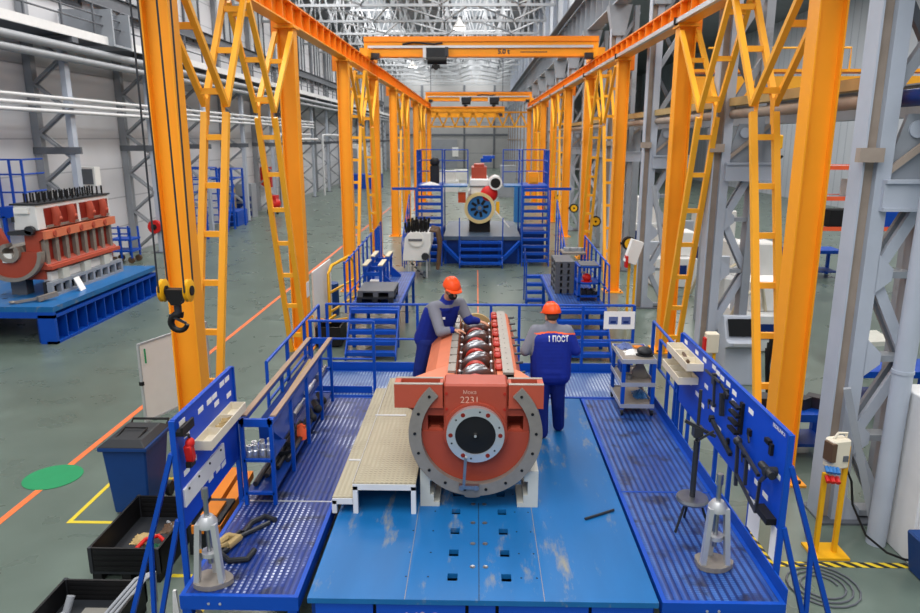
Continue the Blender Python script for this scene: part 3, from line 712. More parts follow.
# ---- cream step platform
sp_ = thing('step_platform', 'cream two level step platform with white legs left of the red engine block', 'platform', (-1.05, 8.5, 1.0))
MB().box(-1.28, -.62, 6.76, 10.1, 1.31, 1.345).build('upper_tread', 'tread', sp_)
MB().box(-1.5, -1.285, 6.76, 10.1, 1.145, 1.18).build('lower_tread', 'tread', sp_)
MB().box(-1.28, -.62, 6.75, 6.79, 1.27, 1.335).box(-1.5, -1.285, 6.75, 6.79, 1.105, 1.17).build('front_edge', 'white_paint', sp_)
for y in (6.77, 8.4, 10.06):
    for x, z in ((-1.255, 1.31), (-.645, 1.31), (-1.48, 1.145)): MB().box(x-.025, x+.025, y-.02, y+.04, 1.0, z).build('leg', 'white_paint', sp_)
MB().box(-1.285, -1.275, 6.79, 10.1, 1.18, 1.345).build('riser', 'white_paint', sp_)
MB().box(-1.3, -.9, 8.6, 8.64, 1.345, 1.352).build('joint_bar', 'alu', sp_)
MB().box(-1.48, -1.33, 7.62, 7.66, 1.18, 1.187).build('joint_bar', 'alu', sp_)

# ---- engine block (red, upside down with crankshaft on top)
eb = thing('engine_block', 'big red engine block lying upturned on white supports with its crankshaft exposed', 'engine', (0, 8.6, 1.3))
CZ = 1.83; YFc = 6.92
# horseshoe flange ring
RC = CZ+.025
MB().sector((0, 0, RC), 'y', .565, .695, 133, 407, YFc-.06, YFc+.1, 72).build('flange_ring', 'machined', eb, 'grey machined horseshoe flange')
MB().prism([(-.12, RC-.66), (.06, RC-.66), (.05, RC-.71), (-.0, RC-.72), (-.07, RC-.72), (-.11, RC-.71)], 'y', YFc-.05, YFc+.1).build('bottom_lug', 'machined', eb)
for k in range(14):
    g = radians(139+20.2*k); MB().cyl((.63*cos(g), YFc-.066, RC+.63*sin(g)), (.63*cos(g), YFc-.058, RC+.63*sin(g)), .016, 10).build('bolt_hole', 'black', eb)
# end wall inside the ring
pts = [(.57*cos(radians(180-k*6)), RC-.57*sin(radians(k*6))) for k in range(0, 31)]
ew = MB().prism([(-.57, CZ+.03)]+pts+[(.57, CZ+.03)], 'y', YFc+.02, YFc+.33)
for s in (-1, 1):
    a, b = sorted((s*.5, s*.56)); ew.box(a, b, YFc+.03, YFc+.33, CZ+.03, CZ+.3)
    a, b = sorted((s*.32, s*.5)); ew.box(a, b, YFc+.03, YFc+.33, CZ+.2, CZ+.3)
ew.box(-.5, .5, YFc+.3, YFc+.33, CZ+.03, CZ+.2)
ew.build('end_wall', 'red_primer', eb)
# raised centre housing
MB().box(-.33, .33, YFc-.02, YFc+.32, CZ-.1, CZ+.56).build('centre_housing', 'red_primer', eb, bevel=.02)
MB().prism([(.33*cos(radians(g)), CZ+.04+.33*sin(radians(g))) for g in range(0, 360, 10)], 'y', YFc-.05, YFc+.02).build('bearing_boss', 'red_primer', eb)
for k in range(3):
    for s in (-1, 1): MB().cyl((s*.3, YFc-.028, CZ+.12+.17*k), (s*.3, YFc-.018, CZ+.12+.17*k), .016, 10).build('housing_bolt', 'cap_red', eb)
for s in (-1, 1):
    MB().prism([(s*.33, CZ+.0), (s*.51, CZ+.0), (s*.51, CZ+.025), (s*.47, CZ+.06), (s*.38, CZ+.06), (s*.33, CZ+.025)], 'y', YFc+.05, YFc+.12).build('pocket_lip', 'red_light', eb)
    # ears with hollow trays
    e = MB()
    xa, xb = (-.84, -.34) if s < 0 else (.34, .7)
    e.box(xa, xb, YFc-.02, YFc+.22, CZ+.3, CZ+.41)
    e.box(xa, xb, YFc-.02, YFc+.04, CZ+.41, CZ+.555).box(xa, xb, YFc+.17, YFc+.22, CZ+.41, CZ+.555)
    e.box(xa if s < 0 else xb-.06, xa+.06 if s < 0 else xb, YFc+.04, YFc+.17, CZ+.41, CZ+.555).box(xb-.03 if s < 0 else xa, xb if s < 0 else xa+.03, YFc+.04, YFc+.17, CZ+.41, CZ+.555)
    e.build('mounting_ear', 'red_light', eb)
    x_o = xa if s < 0 else xb
    MB().box(xa+.03, xb-.03, YFc+.045, YFc+.165, CZ+.411, CZ+.415).build('ear_tray', 'deep_red', eb, 'dark red tray floor')
    MB().box(xa, xb, YFc-.02, YFc+.035, CZ+.555, CZ+.559).box(xa, xb, YFc+.175, YFc+.22, CZ+.555, CZ+.559).build('ear_rim', 'machined', eb, 'grey machined rim')
    x_i = s*.54
    MB().prism([(x_o, CZ+.3), (x_i, CZ+.3), (x_i, CZ+.18)], 'y', YFc+.1, YFc+.22).build('ear_gusset', 'red_light', eb)
    MB().prism([(x_o-s*.02, YFc+.22), (s*.3, YFc+.22), (s*.3, YFc+.85), (s*.5, YFc+.62)][::s], 'z', CZ+.28, CZ+.49).build('flare', 'salmon', eb)
# crankcase sides and banks, with cylinder-bank slopes
YE = 10.25; RZ = 2.34
MB().prism([(-.5, 1.42), (.5, 1.42), (.56, 1.75), (.56, 2.0), (.5, 2.2), (.46, RZ-.04), (.42, RZ-.02), (.22, RZ-.02), (.22, 1.98), (-.22, 1.98), (-.22, RZ-.02), (-.3, RZ-.02), (-.46, RZ-.08), (-.6, 2.12), (-.62, 1.75)], 'y', YFc+.33, YE).build('crankcase', 'salmon', eb)
MB().prism([(-.221, 1.985), (-.221, RZ-.02), (-.235, RZ-.02), (-.235, 1.985)], 'y', YFc+.5, YE-.02).prism([(.221, 1.985), (.221, RZ-.02), (.235, RZ-.02), (.235, 1.985)], 'y', YFc+.5, YE-.02).box(-.22, .22, YFc+.5, YE-.02, 1.98, 1.99).build('crank_well', 'cap_red', eb)
MB().box(.3, .42, YFc+.5, YE, RZ-.02, RZ+.008).build('right_rail', 'machined', eb, 'grey machined rail')
m = MB()
for k in range(9):
    y = YFc+.55+.305*k; m.box(-.31, -.225, y, y+.25, RZ-.02, RZ+.008)
    m.box(-.285, -.225, y+.25, y+.305, RZ-.02, RZ+.0)
m.build('left_rail', 'machined', eb, 'grey notched rail')
for k in range(6):
    y = YFc+.62+.46*k
    MB().box(.215, .3, y, y+.3, RZ-.02, RZ+.03).build('bearing_pad', 'cap_red', eb, bevel=.02)
    MB().cyl((.255, y+.15, RZ+.03), (.255, y+.15, RZ+.04), .03, 12).build('pad_bolt', 'red_primer', eb)
for k in range(13): MB().cyl((.36, YFc+.6+.21*k, RZ+.007), (.36, YFc+.6+.21*k, RZ+.0095), .01, 8).build('rail_hole', 'black', eb)
for k in range(8):
    y = YFc+.75+.36*k
    MB().cyl((.47, y, 2.26), (.56, y, 2.27), .016, 8).build('side_stud', 'dark_steel', eb)
for k in range(8):
    y = YFc+.56+.36*k
    for x in (-.19, .19): MB().cyl((x, y, 2.0), (x, y, 2.2), .018, 10).ell((x, y, 2.215), .026, 10, 6).build('main_bolt', 'bright_steel', eb)
# bearing caps of the block
for k in range(6):
    y = YFc+.62+.5*k
    MB().sector((0, 0, 2.14), 'y', .1, .135, 10, 170, y-.05, y+.05, 18).build('bearing_cap', 'cap_red', eb)
# crankshaft
cs = MB().cyl((0, YFc+.4, 2.12), (0, YE, 2.12), .09, 18)
cs.build('crankshaft', 'bright_steel', eb, 'bright steel crankshaft')
for k in range(5):
    y = YFc+.87+.5*k; g = .5*(-1)**k
    MB().ell((.02*g, y, 2.15), (.2, .075, .18), 20, 12, (.45, 0, .35*(1 if k % 2 else .7))).ell((-.03*g, y+.15, 2.14), (.19, .07, .17), 20, 12, (.45, 0, .35)).build('crank_web', 'steel', eb, 'polished crank web')
MB().sector((0, 0, 2.12), 'y', .05, .24, 0, 180, YE-.22, YE-.16, 24).build('end_gear', 'tan', eb)
# hub flange
HZ = CZ+.042
hubc = (0, YFc-.05, HZ)
MB().sector(hubc, 'y', .21, .3, 0, 360, YFc-.12, YFc-.05, 48).build('hub_flange', 'bright_steel', eb, 'bright steel ring flange')
MB().lathe([(0, -.1), (.02, -.1), (.03, -.085), (.21, -.075), (.21, 0)], (0, YFc-.03, HZ), 40, 'y').build('hub_disc', 'black', eb, 'black hub disc')
MB().cyl((0, YFc-.145, HZ), (0, YFc-.11, HZ), .014, 10).build('centre_pin', 'bright_steel', eb)
for k in range(6):
    g = radians(72+60*k-12); MB().cyl((.256*cos(g), YFc-.124, HZ+.256*sin(g)), (.256*cos(g), YFc-.118, HZ+.256*sin(g)), .023, 14).build('flange_hole', 'deep_red', eb)
    g2 = radians(92+60*k-12); MB().cyl((.26*cos(g2), YFc-.122, HZ+.26*sin(g2)), (.26*cos(g2), YFc-.119, HZ+.26*sin(g2)), .011, 8).build('timing_mark', 'dark_steel', eb)
MB().bar((-.1, YFc-.13, CZ-.2), (-.12, YFc-.13, CZ-.54), .035, .03).box(-.17, .04, YFc-.13, YFc-.08, CZ-.56, CZ-.52).cyl((.01, YFc-.14, CZ-.54), (.01, YFc-.12, CZ-.54), .03, 12).cyl((-.14, YFc-.14, CZ-.54), (-.14, YFc-.12, CZ-.54), .03, 12).build('locking_clamp', 'steel', eb, 'steel clamp bar bridging hub and ring')
for tx, zz, sz in (('2231', CZ+.39, .1), ('\u041c\u043e\u043a\u0430', CZ+.475, .055)):
    text_mesh('chalk_mark', tx, sz, 'chalk', facing((-.06, YFc-.0225, zz), (1, 0, 0), (0, 0, 1)), eb, .0005)
for (x0, x1), y, d in (((-.585, -.38), 6.92, 'left front'), ((.45, .67), 6.92, 'right front'), ((-.585, -.38), 9.6, 'left rear'), ((.45, .67), 9.6, 'right rear')):
    s = 1 if x0 > 0 else -1; i = x0 if s > 0 else x1; o = x1 if s > 0 else x0; f = (x1-x0)
    ply = [(i, 1.0), (o, 1.0), (o, 1.42), (o-s*f*.68, 1.42), (o-s*f*.68, 1.3), (o-s*f*.5, 1.3), (o-s*f*.5, 1.14), (o-s*f*.7, 1.14), (o-s*f*.7, 1.05), (i, 1.05)]
    solo(MB().prism(ply, 'y', y, y+.42), 'support_block', 'offwhite_block', 'stepped off-white support block under the %s corner of the red engine block' % d, 'support')

# ---- loose rod on the bed
solo(MB().tube([(1.14, 6.67, 1.016), (1.3, 6.76, 1.016), (1.47, 6.86, 1.016)], .014, 8), 'steel_rod', 'dark_steel', 'short dark steel rod lying on the blue bed right of the engine block', 'rod')
# ================================================================== THINGS AROUND THE STATION
# ---- bar rack on the left walkway
rk = thing('bar_rack', 'blue open bar rack with wooden top strips on the left walkway', 'rack', (-2.3, 8.5, 1.0))
for x in (-2.46, -2.15):
    for y in ((6.92, 7.72, 8.5, 9.3, 10.02) if x > -2.3 else (6.92, 8.5, 10.02)): MB().box(x-.02, x+.02, y-.02, y+.02, 1.0, 1.98).build('post', 'blue', rk)
    MB().box(x-.03, x+.03, 6.9, 10.04, 1.93, 1.985).build('top_rail', 'blue', rk)
    MB().box(x-.022, x+.04, 6.98, 10.0, 1.985, 2.0).build('wood_strip', 'wood', rk, 'worn wooden strip')
for y in (6.92, 10.02): [MB().box(-2.46, -2.15, y-.02, y+.02, a_, b_).build('end_bar', 'blue', rk) for a_, b_ in ((1.9, 1.985), (1.5, 1.53), (1.12, 1.15))]
MB().prism([(-2.47, 1.72), (-2.46, 1.72), (-2.2, 1.5), (-2.2, 1.48), (-2.47, 1.48)], 'y', 7.5, 10.0).box(-2.46, -2.16, 6.94, 7.5, 1.48, 1.5).build('upper_shelf', 'deep_blue', rk)
MB().box(-2.46, -2.16, 6.94, 10.0, 1.12, 1.14).build('lower_shelf', 'deep_blue', rk)
for k, (x, y, h) in enumerate(((-2.42, 6.99, .15), (-2.36, 7.0, .16), (-2.28, 7.0, .18), (-2.21, 7.02, .16), (-2.4, 7.1, .15), (-2.32, 7.12, .16), (-2.24, 7.14, .17))):
    MBs = MB().lathe([(.036, 0), (.038, h*.6), (.03, h*.65), (.03, h), (.018, h), (.018, h-.02), (0, h-.02)], (x, y, 1.5), 12)
    solo(MBs, 'socket', 'bright_steel', 'shiny steel socket standing in the cluster on the front end of the bar rack', 'socket', group='steel sockets on the bar rack')
solo(MB().tube([(-2.31, 7.55, 2.012), (-2.31, 9.9, 2.012)], .0, 8) if False else MB().tube([(-2.3, 7.6, 1.77), (-2.36, 9.6, 1.77)], .026, 10).tube([(-2.3, 7.55, 1.77), (-2.3, 7.62, 1.77)], .034, 10), 'steel_bar', 'tan', 'long pale bar lying between the two wooden top strips of the bar rack', 'bar')
for k, (x, y, L_, r, m) in enumerate(((-2.2, 8.0, .55, .03, 'steel'), (-2.22, 8.75, .5, .035, 'bright_steel'), (-2.2, 9.35, .5, .04, 'steel'))):
    solo(MB().tube([(x, y, 1.5+r+.06), (x, y+L_*.6, 1.5+r+.06)], r, 12).tube([(x, y+L_*.6, 1.5+r+.06), (x, y+L_, 1.5+r+.06)], r*.65, 12), 'torque_tool', m,
         'steel cylindrical tool lying on the inclined shelf of the bar rack, %s from the front' % ORD[k].replace('nearest', 'first'), 'tool')
for k in range(4):
    x = -2.4+.065*k
    solo(MB().tube([(x, 7.05+.2*k, 1.17), (x, 8.7+.1*k, 1.17)], .028, 10), 'dark_bar', 'dark_steel', 'dark bar lying on the lowest shelf of the bar rack', 'bar', group='dark bars on the lowest rack shelf')
for k in range(3):
    y = 8.9+.32*k
    solo(MB().tube([(-2.19, y, 1.19), (-2.3, y+.25, 1.19)], .045, 12).ell((-2.19, y, 1.19), .06, 12, 8), 'dark_tool', 'dark', 'dark greasy tool lying low in the rear half of the bar rack', 'tool', group='dark tools in the rack rear')
solo(MB().lathe([(.06, 0), (.06, .12), (.03, .16), (.02, .2), (0, .2)], (-2.2, 8.33, 1.14), 14).obox((-2.2, 8.33, 1.3), (.1, .04, .04)), 'spray_bottle', 'piping', 'small orange red bottle on the lowest shelf of the bar rack', 'bottle')
solo(MB().lathe([(.13, 0), (.15, .1), (.14, .1), (.12, .02), (0, .02)], (-2.32, 7.86, 1.14), 20), 'tool_bowl', 'dark', 'dark bowl on the lowest rack shelf beside the orange red bottle', 'bowl')

# ---- tool boards
def tool_board(label, x, s, y0, y1, z0, z1):
    """s = +1 when the working face looks to +X"""
    t = thing('tool_board', label, 'tool board', (x, (y0+y1)/2, .9))
    xa, xb = (x, x+.02) if s > 0 else (x-.02, x)
    MB().box(xa, xb, y0, y1, z0, z1).build('panel', 'perf', t)
    MB().box(xa-.015, xb+.015, y0-.03, y0, 0, z1+.01).build('front_post', 'blue', t)
    MB().box(xa-.015, xb+.015, y1, y1+.03, .9, z1+.0).build('rear_post', 'blue', t)
    MB().box(xa-.01, xb+.01, y0, y1, z1, z1+.015).build('top_edge', 'blue', t)
    return t
tb = tool_board('smaller blue perforated tool board on the left with a cream tray and red handled tool', -2.6, 1, 5.62, 7.1, 1.45, 2.49)
fx = -2.577
def tags(t, pts, x, s, w=.12, h=.05):
    for y, z in pts: MB().box(min(x, x+s*.004), max(x, x+s*.004), y-w/2, y+w/2, z-h/2, z+h/2).build('white_tag', 'paper', t, 'white name tag')
tags(tb, [(5.78, 2.42), (5.85, 2.28), (6.2, 2.37), (6.42, 2.37), (6.56, 2.37), (6.78, 2.42), (6.93, 2.42), (6.6, 2.28), (6.95, 2.24), (5.78, 1.95), (5.95, 1.98), (6.25, 2.02), (6.55, 2.05), (6.85, 2.05), (6.3, 1.62), (6.5, 1.62), (6.65, 1.6)], fx-.003, 1)
MB().box(-2.58, -2.56, 5.66, 6.66, 1.66, 1.83).build('label_strip', 'white', tb, 'long white strip panel')
for y in (5.75, 5.98, 6.25, 6.55): MB().cyl((-2.56, y, 1.8), (-2.55, y, 1.8), .012, 8).build('strip_screw', 'dark', tb)
MB().bar((-2.62, 5.6, 2.2), (-3.31, 5.6, .03), .04).build('strut', 'blue', tb)
MB().bar((-2.62, 5.6, 1.57), (-3.0, 5.6, .03), .04).build('strut', 'blue', tb)
MB().bar((-2.88, 5.6, 1.4), (-2.96, 5.6, .03), .035).build('strut', 'blue', tb)
MB().bar((-3.36, 5.6, .02), (-2.6, 5.6, .02), .05, .04).build('foot_bar', 'blue', tb)
def tray(x, s, y0, y1, z, d, label, m='plastic_cream', zt=.0):
    t = thing('parts_tray', label, 'tray', (x+s*d/2, (y0+y1)/2, z))
    xa, xb = sorted((x, x+s*d))
    MB().box(xa, xb, y0, y1, z, z+.012).build('tray_floor', m, t)
    MB().box(xa, xa+.01, y0, y1, z+.012, z+.09).box(xb-.01, xb, y0, y1, z+.012, z+.09).box(xa+.01, xb-.01, y0, y0+.01, z+.012, z+.09).box(xa+.01, xb-.01, y1-.01, y1, z+.012, z+.09).build('tray_wall', m, t)
    n = 3
    for k in range(1, n): MB().box(xa+.01, xb-.01, y0+(y1-y0)*k/n-.005, y0+(y1-y0)*k/n+.005, z+.012, z+.08).build('divider', m, t)
    return t
tray(-2.577, 1, 5.98, 6.98, 2.06, .16, 'cream parts tray with dividers fixed on the left tool board')
for k in range(10):
    y = 6.36+.03*k; z = 2.085
    solo(MB().tube([(-2.55+.01*(k % 3), y, z+.012*(k % 2)), (-2.45, y+.02, z+.02*(k % 3))], .013, 8), 'drill_bit', 'tan', 'small bronze coloured bit lying in the middle compartment of the left board tray', 'bit', group='bits in the left board tray')
sc = thing('hanging_tool', 'red handled tool hanging on the black hook of the left tool board', 'tool', (-2.5, 5.7, 2.1))
MB().obox((-2.51, 5.72, 2.16), (.07, .08, .17), (.2, 0, 0)).ell((-2.5, 5.72, 2.25), (.04, .05, .05)).build('handle', 'red', sc, bevel=.01)
MB().tube([(-2.5, 5.73, 2.28), (-2.5, 5.7, 2.34), (-2.52, 5.66, 2.34)], .012, 8).build('loop', 'dark_steel', sc)
MB().obox((-2.51, 5.72, 2.06), (.05, .1, .05)).build('jaw', 'black', sc)
hk = solo(MB().box(-2.577, -2.5, 5.6, 5.85, 2.36, 2.4).box(-2.52, -2.5, 5.6, 5.85, 2.4, 2.44), 'tool_hook', 'black', 'black double hook bracket on the left tool board above the red tool', 'hook')
tb2 = tool_board('long blue perforated tool board on the right hung with black tools', 2.68, -1, 5.66, 8.88, 1.5, 2.4)
gx = 2.659
tags(tb2, [(8.7, 2.34), (8.25, 2.34), (7.95, 2.34), (7.62, 2.36), (7.48, 2.34), (7.34, 2.33), (7.15, 2.33), (6.96, 2.3), (6.95, 2.2), (6.94, 2.1), (6.5, 2.28), (8.65, 1.94), (8.42, 1.9), (8.12, 1.86), (7.82, 2.06), (7.9, 1.8), (7.55, 1.9), (7.3, 1.76), (7.05, 1.66), (6.72, 1.9), (6.45, 1.74), (6.2, 1.68), (5.8, 1.96), (6.0, 1.66)], gx+.003, -1)
text_mesh('brand_lettering', 'BEDRUNKA', .05, 'paper', facing((2.656, 5.86, 2.365), (0, -1, 0), (0, 0, 1)), tb2, .0005)
MB().bar((2.69, 5.64, 2.13), (3.4, 5.64, .03), .04).build('strut', 'blue', tb2)
MB().bar((2.69, 5.64, 1.55), (3.14, 5.64, .03), .04).build('strut', 'blue', tb2)
MB().bar((2.95, 5.64, 1.35), (3.0, 5.64, .03), .035).build('strut', 'blue', tb2)
MB().bar((2.65, 5.64, .02), (3.45, 5.64, .02), .05, .04).build('foot_bar', 'blue', tb2)
MB().box(2.655, 2.66, 6.05, 6.32, 1.16, 1.48).build('paper_pocket', 'paper', tb2, 'white paper below the panel')
MB().box(2.655, 2.66, 5.66, 5.8, 1.18, 1.5).build('paper_pocket', 'paper', tb2, 'white paper at the front post')
for y in (6.35, 6.95, 7.4, 8.0, 8.45): MB().box(2.662, 2.7, y-.02, y+.02, .9, 1.52).build('support_post', 'blue', tb2)
t1 = tray(2.657, -1, 7.95, 9.05 if False else 8.85, 2.2, .2, 'upper cream parts tray with a dark red tool, on the right tool board')
t2 = tray(2.657, -1, 8.1, 8.85, 1.98, .24, 'lower cream parts tray on the right tool board')
solo(MB().tube([(2.55, 8.2, 2.235), (2.58, 8.5, 2.245)], .02, 8).tube([(2.58, 8.5, 2.245), (2.585, 8.62, 2.25)], .012, 8), 'screwdriver', 'brown', 'dark red screwdriver lying in the upper tray of the right tool board', 'screwdriver')
solo(MB().ell((2.53, 8.25, 2.008), (.025, .025, .015)), 'nut', 'dark_steel', 'small dark nut in the lower tray of the right tool board', 'nut')
def hung(name, mb, m, label, cat='tool', **kw):
    d = 2.659-max(v[0] for v in mb.v); k = .62 if name == 'tool_hook' else .88
    cy = (max(v[1] for v in mb.v)+min(v[1] for v in mb.v))/2; cz = (max(v[2] for v in mb.v)+min(v[2] for v in mb.v))/2
    mb.v = [(2.659-(2.659-v[0]-d)*.8*k, cy+(v[1]-cy)*k, cz+(v[2]-cz)*k) for v in mb.v]
    return solo(mb, name, m, label, cat, **kw)
hung('clamp_tool', MB().bar((2.62, 7.85, 2.28), (2.6, 7.25, 2.32), .03).box(2.6, 2.657, 7.5, 7.56, 2.2, 2.34).bar((2.6, 7.45, 2.3), (2.6, 7.4, 1.98), .035).obox((2.6, 7.42, 1.97), (.05, .1, .04)), 'dark_steel', 'dark T shaped puller hanging on the right tool board under the trays')
hung('clamp_tool', MB().bar((2.62, 7.3, 2.3), (2.6, 7.0, 2.26), .03).box(2.6, 2.657, 7.1, 7.16, 2.18, 2.3).bar((2.6, 7.2, 2.22), (2.6, 7.15, 1.95), .06), 'dark', 'black angled clamp with thick handle on the right tool board')
rkb = MB().box(2.62, 2.657, 6.64, 6.72, 1.95, 2.32)
for z in (1.95, 2.05, 2.15, 2.25): rkb.box(2.55, 2.62, 6.66, 6.9, z-.015, z+.015)
hung('tool_comb', rkb, 'black', 'tall black comb shaped tool holder on the right tool board')
hung('tool_hook', MB().box(2.6, 2.657, 6.42, 6.52, 2.05, 2.15).bar((2.6, 6.45, 2.06), (2.58, 6.35, 1.98), .03), 'black', 'single black hook on the right tool board right of the comb holder', 'hook')
hung('tool_hook', MB().box(2.58, 2.657, 5.95, 6.1, 2.18, 2.25).box(2.6, 2.657, 5.88, 5.96, 2.05, 2.22), 'black', 'angular black hook near the front corner of the right tool board', 'hook')
hung('hammer', MB().bar((2.61, 7.5, 1.8), (2.61, 6.8, 1.66), .05).bar((2.61, 7.55, 1.82), (2.61, 7.5, 1.8), .075), 'dark', 'dark long handled hammer hanging slanted low on the right tool board', 'hammer')
hung('tool_hook', MB().box(2.61, 2.657, 8.02, 8.2, 1.98, 2.02) if False else MB().box(2.6, 2.657, 7.6, 7.68, 1.92, 2.0).bar((2.6, 7.64, 1.95), (2.58, 7.56, 1.86), .025), 'black', 'small black hook on the right tool board above the hammer', 'hook')
hung('tool_hook', MB().box(2.6, 2.657, 6.96, 7.02, 1.72, 1.82).bar((2.6, 6.98, 1.75), (2.58, 6.9, 1.68), .025), 'black', 'small black hook on the right tool board right of the hammer', 'hook')
hung('tool_hook', MB().box(2.6, 2.657, 6.52, 6.6, 1.78, 1.88).bar((2.6, 6.55, 1.8), (2.58, 6.48, 1.72), .025), 'black', 'small black hook under the single hook on the right tool board', 'hook')
ex = thing('puller_tool', 'steel two armed puller with crank handle hanging at the front of the right tool board', 'puller', (2.56, 5.9, 1.5))
MB().cyl((2.657, 5.82, 1.99), (2.54, 5.82, 1.99), .04, 16).cyl((2.58, 5.96, 1.99), (2.58, 5.72, 1.99), .036, 14).build('grip', 'dark', ex)
MB().bar((2.58, 6.55, 1.95), (2.58, 6.0, 1.86), .03).bar((2.58, 6.55, 1.95), (2.58, 6.5, 1.5), .03).bar((2.58, 6.3, 1.92), (2.58, 6.28, 1.62), .03).bar((2.58, 6.5, 1.62), (2.58, 5.98, 1.5), .025).bar((2.58, 5.98, 1.5), (2.58, 5.96, 1.82), .025).bar((2.58, 5.96, 1.82), (2.58, 5.82, 1.96), .025).ell((2.58, 6.55, 1.95), .045).build('frame', 'dark_steel', ex)
solo(MB().box(2.57, 2.66, 5.72, 6.0, 1.52, 1.58), 'tool_ledge', 'black', 'black ledge under the front end of the right tool board', 'ledge')

# ---- pullers standing on the platforms
def puller(label, x, y):
    t = thing('bearing_puller', label, 'puller', (x, y, 1.0))
    pts = [(.17*cos(a)*(1+.12*cos(3*a)), .14*sin(a)) for a in [2*pi*k/18 for k in range(18)]]
    MB().prism([(x+u, y+v) for u, v in pts], 'z', 1.004, 1.05).build('foot_plate', 'machined', t)
    for dx, dy in ((-.11, -.06), (.11, -.06), (0, .1)):
        MB().bar((x+dx, y+dy, 1.05), (x+dx*.62, y+dy*.62, 1.6), .06, .045).build('leg', 'alu', t)
    MB().lathe([(.03, 0), (.075, 0), (.075, .04), (.03, .04)], (x, y, 1.28), 14).build('collar', 'alu', t)
    MB().lathe([(.025, 0), (.085, 0), (.085, .05), (.05, .1), (.025, .1)], (x, y, 1.56), 14).build('head', 'alu', t)
    MB().cyl((x, y, 1.2), (x, y, 1.9), .022, 12).cyl((x, y, 1.82), (x, y, 1.92), .03, 6).build('spindle', 'steel', t)
    return t
pu = puller('aluminium three legged puller standing on the front of the left walkway', -2.33, 5.53)
MB().box(-2.42, -2.38, 5.47, 5.48, 1.33, 1.36).build('band', 'orange', pu, 'orange band')
puller('aluminium three legged puller standing at the front of the right walkway', 2.2, 5.9)
st = thing('gauge_stand', 'dark steel measuring stand with round table on the right walkway', 'stand', (2.18, 6.55, 1.0))
MB().lathe([(0, 0), (.15, 0), (.16, .02), (.15, .05), (0, .05)], (2.18, 6.55, 1.3), 24).build('round_table', 'steel', st)
for k in range(3):
    g = radians(210+120*k); MB().tube([(2.18+.09*cos(g), 6.55+.09*sin(g), 1.3), (2.18+.2*cos(g), 6.55+.2*sin(g), 1.005)], .013, 8).build('leg', 'dark', st)
MB().cyl((2.18, 6.55, 1.35), (2.18, 6.55, 1.95), .028, 14).cyl((2.18, 6.55, 1.95), (2.18, 6.55, 2.48), .016, 10).build('column', 'dark_steel', st)
MB().bar((2.05, 6.55, 2.16), (2.34, 6.5, 2.02), .03).obox((2.18, 6.55, 2.05), (.09, .09, .1)).bar((2.18, 6.5, 1.98), (2.3, 6.44, 2.1), .02).build('clamp_arm', 'dark_steel', st)
# clamps lying on the left walkway
solo(MB().tube([(-2.05, 6.55, 1.03), (-2.18, 6.62, 1.03), (-2.28, 6.5, 1.03), (-2.3, 6.3, 1.03)], .028, 8).tube([(-2.1, 6.5, 1.03), (-2.36, 6.18, 1.03)], .022, 8), 'clamp', 'dark_steel', 'dark hooked clamp lying on the left walkway near the rack', 'clamp')
solo(MB().tube([(-2.42, 6.2, 1.05), (-2.3, 6.16, 1.06), (-2.36, 6.04, 1.05), (-2.48, 6.02, 1.05), (-2.42, 6.2, 1.05)], .04, 8), 'shackle', 'tan', 'brown rusty shackle lying at the edge of the left walkway', 'shackle')
solo(MB().tube([(-2.1, 6.0, 1.03), (-2.12, 5.85, 1.03), (-2.28, 5.82, 1.03), (-2.4, 5.93, 1.03), (-2.36, 6.0, 1.03)], .028, 8), 'clamp', 'dark', 'dark open clamp lying on the left walkway behind the puller', 'clamp')
solo(MB().tube([(-2.35, 6.35, 1.02), (-2.48, 5.9, 1.02)], .018, 8), 'steel_rod', 'dark_steel', 'dark rod lying along the left walkway edge beside the clamps', 'rod')
# timbers and tray on the floor left of the platform
for k, (a, b) in enumerate((((-3.0, 7.3, .45), (-3.05, 8.7, .45)), ((-3.2, 7.3, .45), (-3.25, 8.8, .45)))):
    solo(MB().bar(a, b, .14, .1), 'timber', 'orange_wood', 'orange brown timber lying left of the walkway, %s one' % ('inner' if k == 0 else 'outer'), 'timber')
for k in range(2): solo(MB().box(-3.4, -2.85, 7.5+k*.9, 7.62+k*.9, 0, .4), 'support_beam', 'dark', 'dark support under the orange timbers, %s one' % ('front' if k == 0 else 'rear'), 'support')
dt = solo(MB().box(-3.0, -2.7, 6.72, 7.22, .86, .9).box(-3.0, -2.97, 6.72, 7.22, .9, .95).box(-2.95, -2.85, 6.9, 7.0, 0, .86), 'drip_tray', 'dark', 'dark tray on a post behind the left tool board', 'tray')
solo(MB().box(-2.93, -2.76, 6.8, 7.1, .902, .935), 'sanding_block', 'orange_wood', 'flat orange block on the dark tray behind the left tool board', 'block')

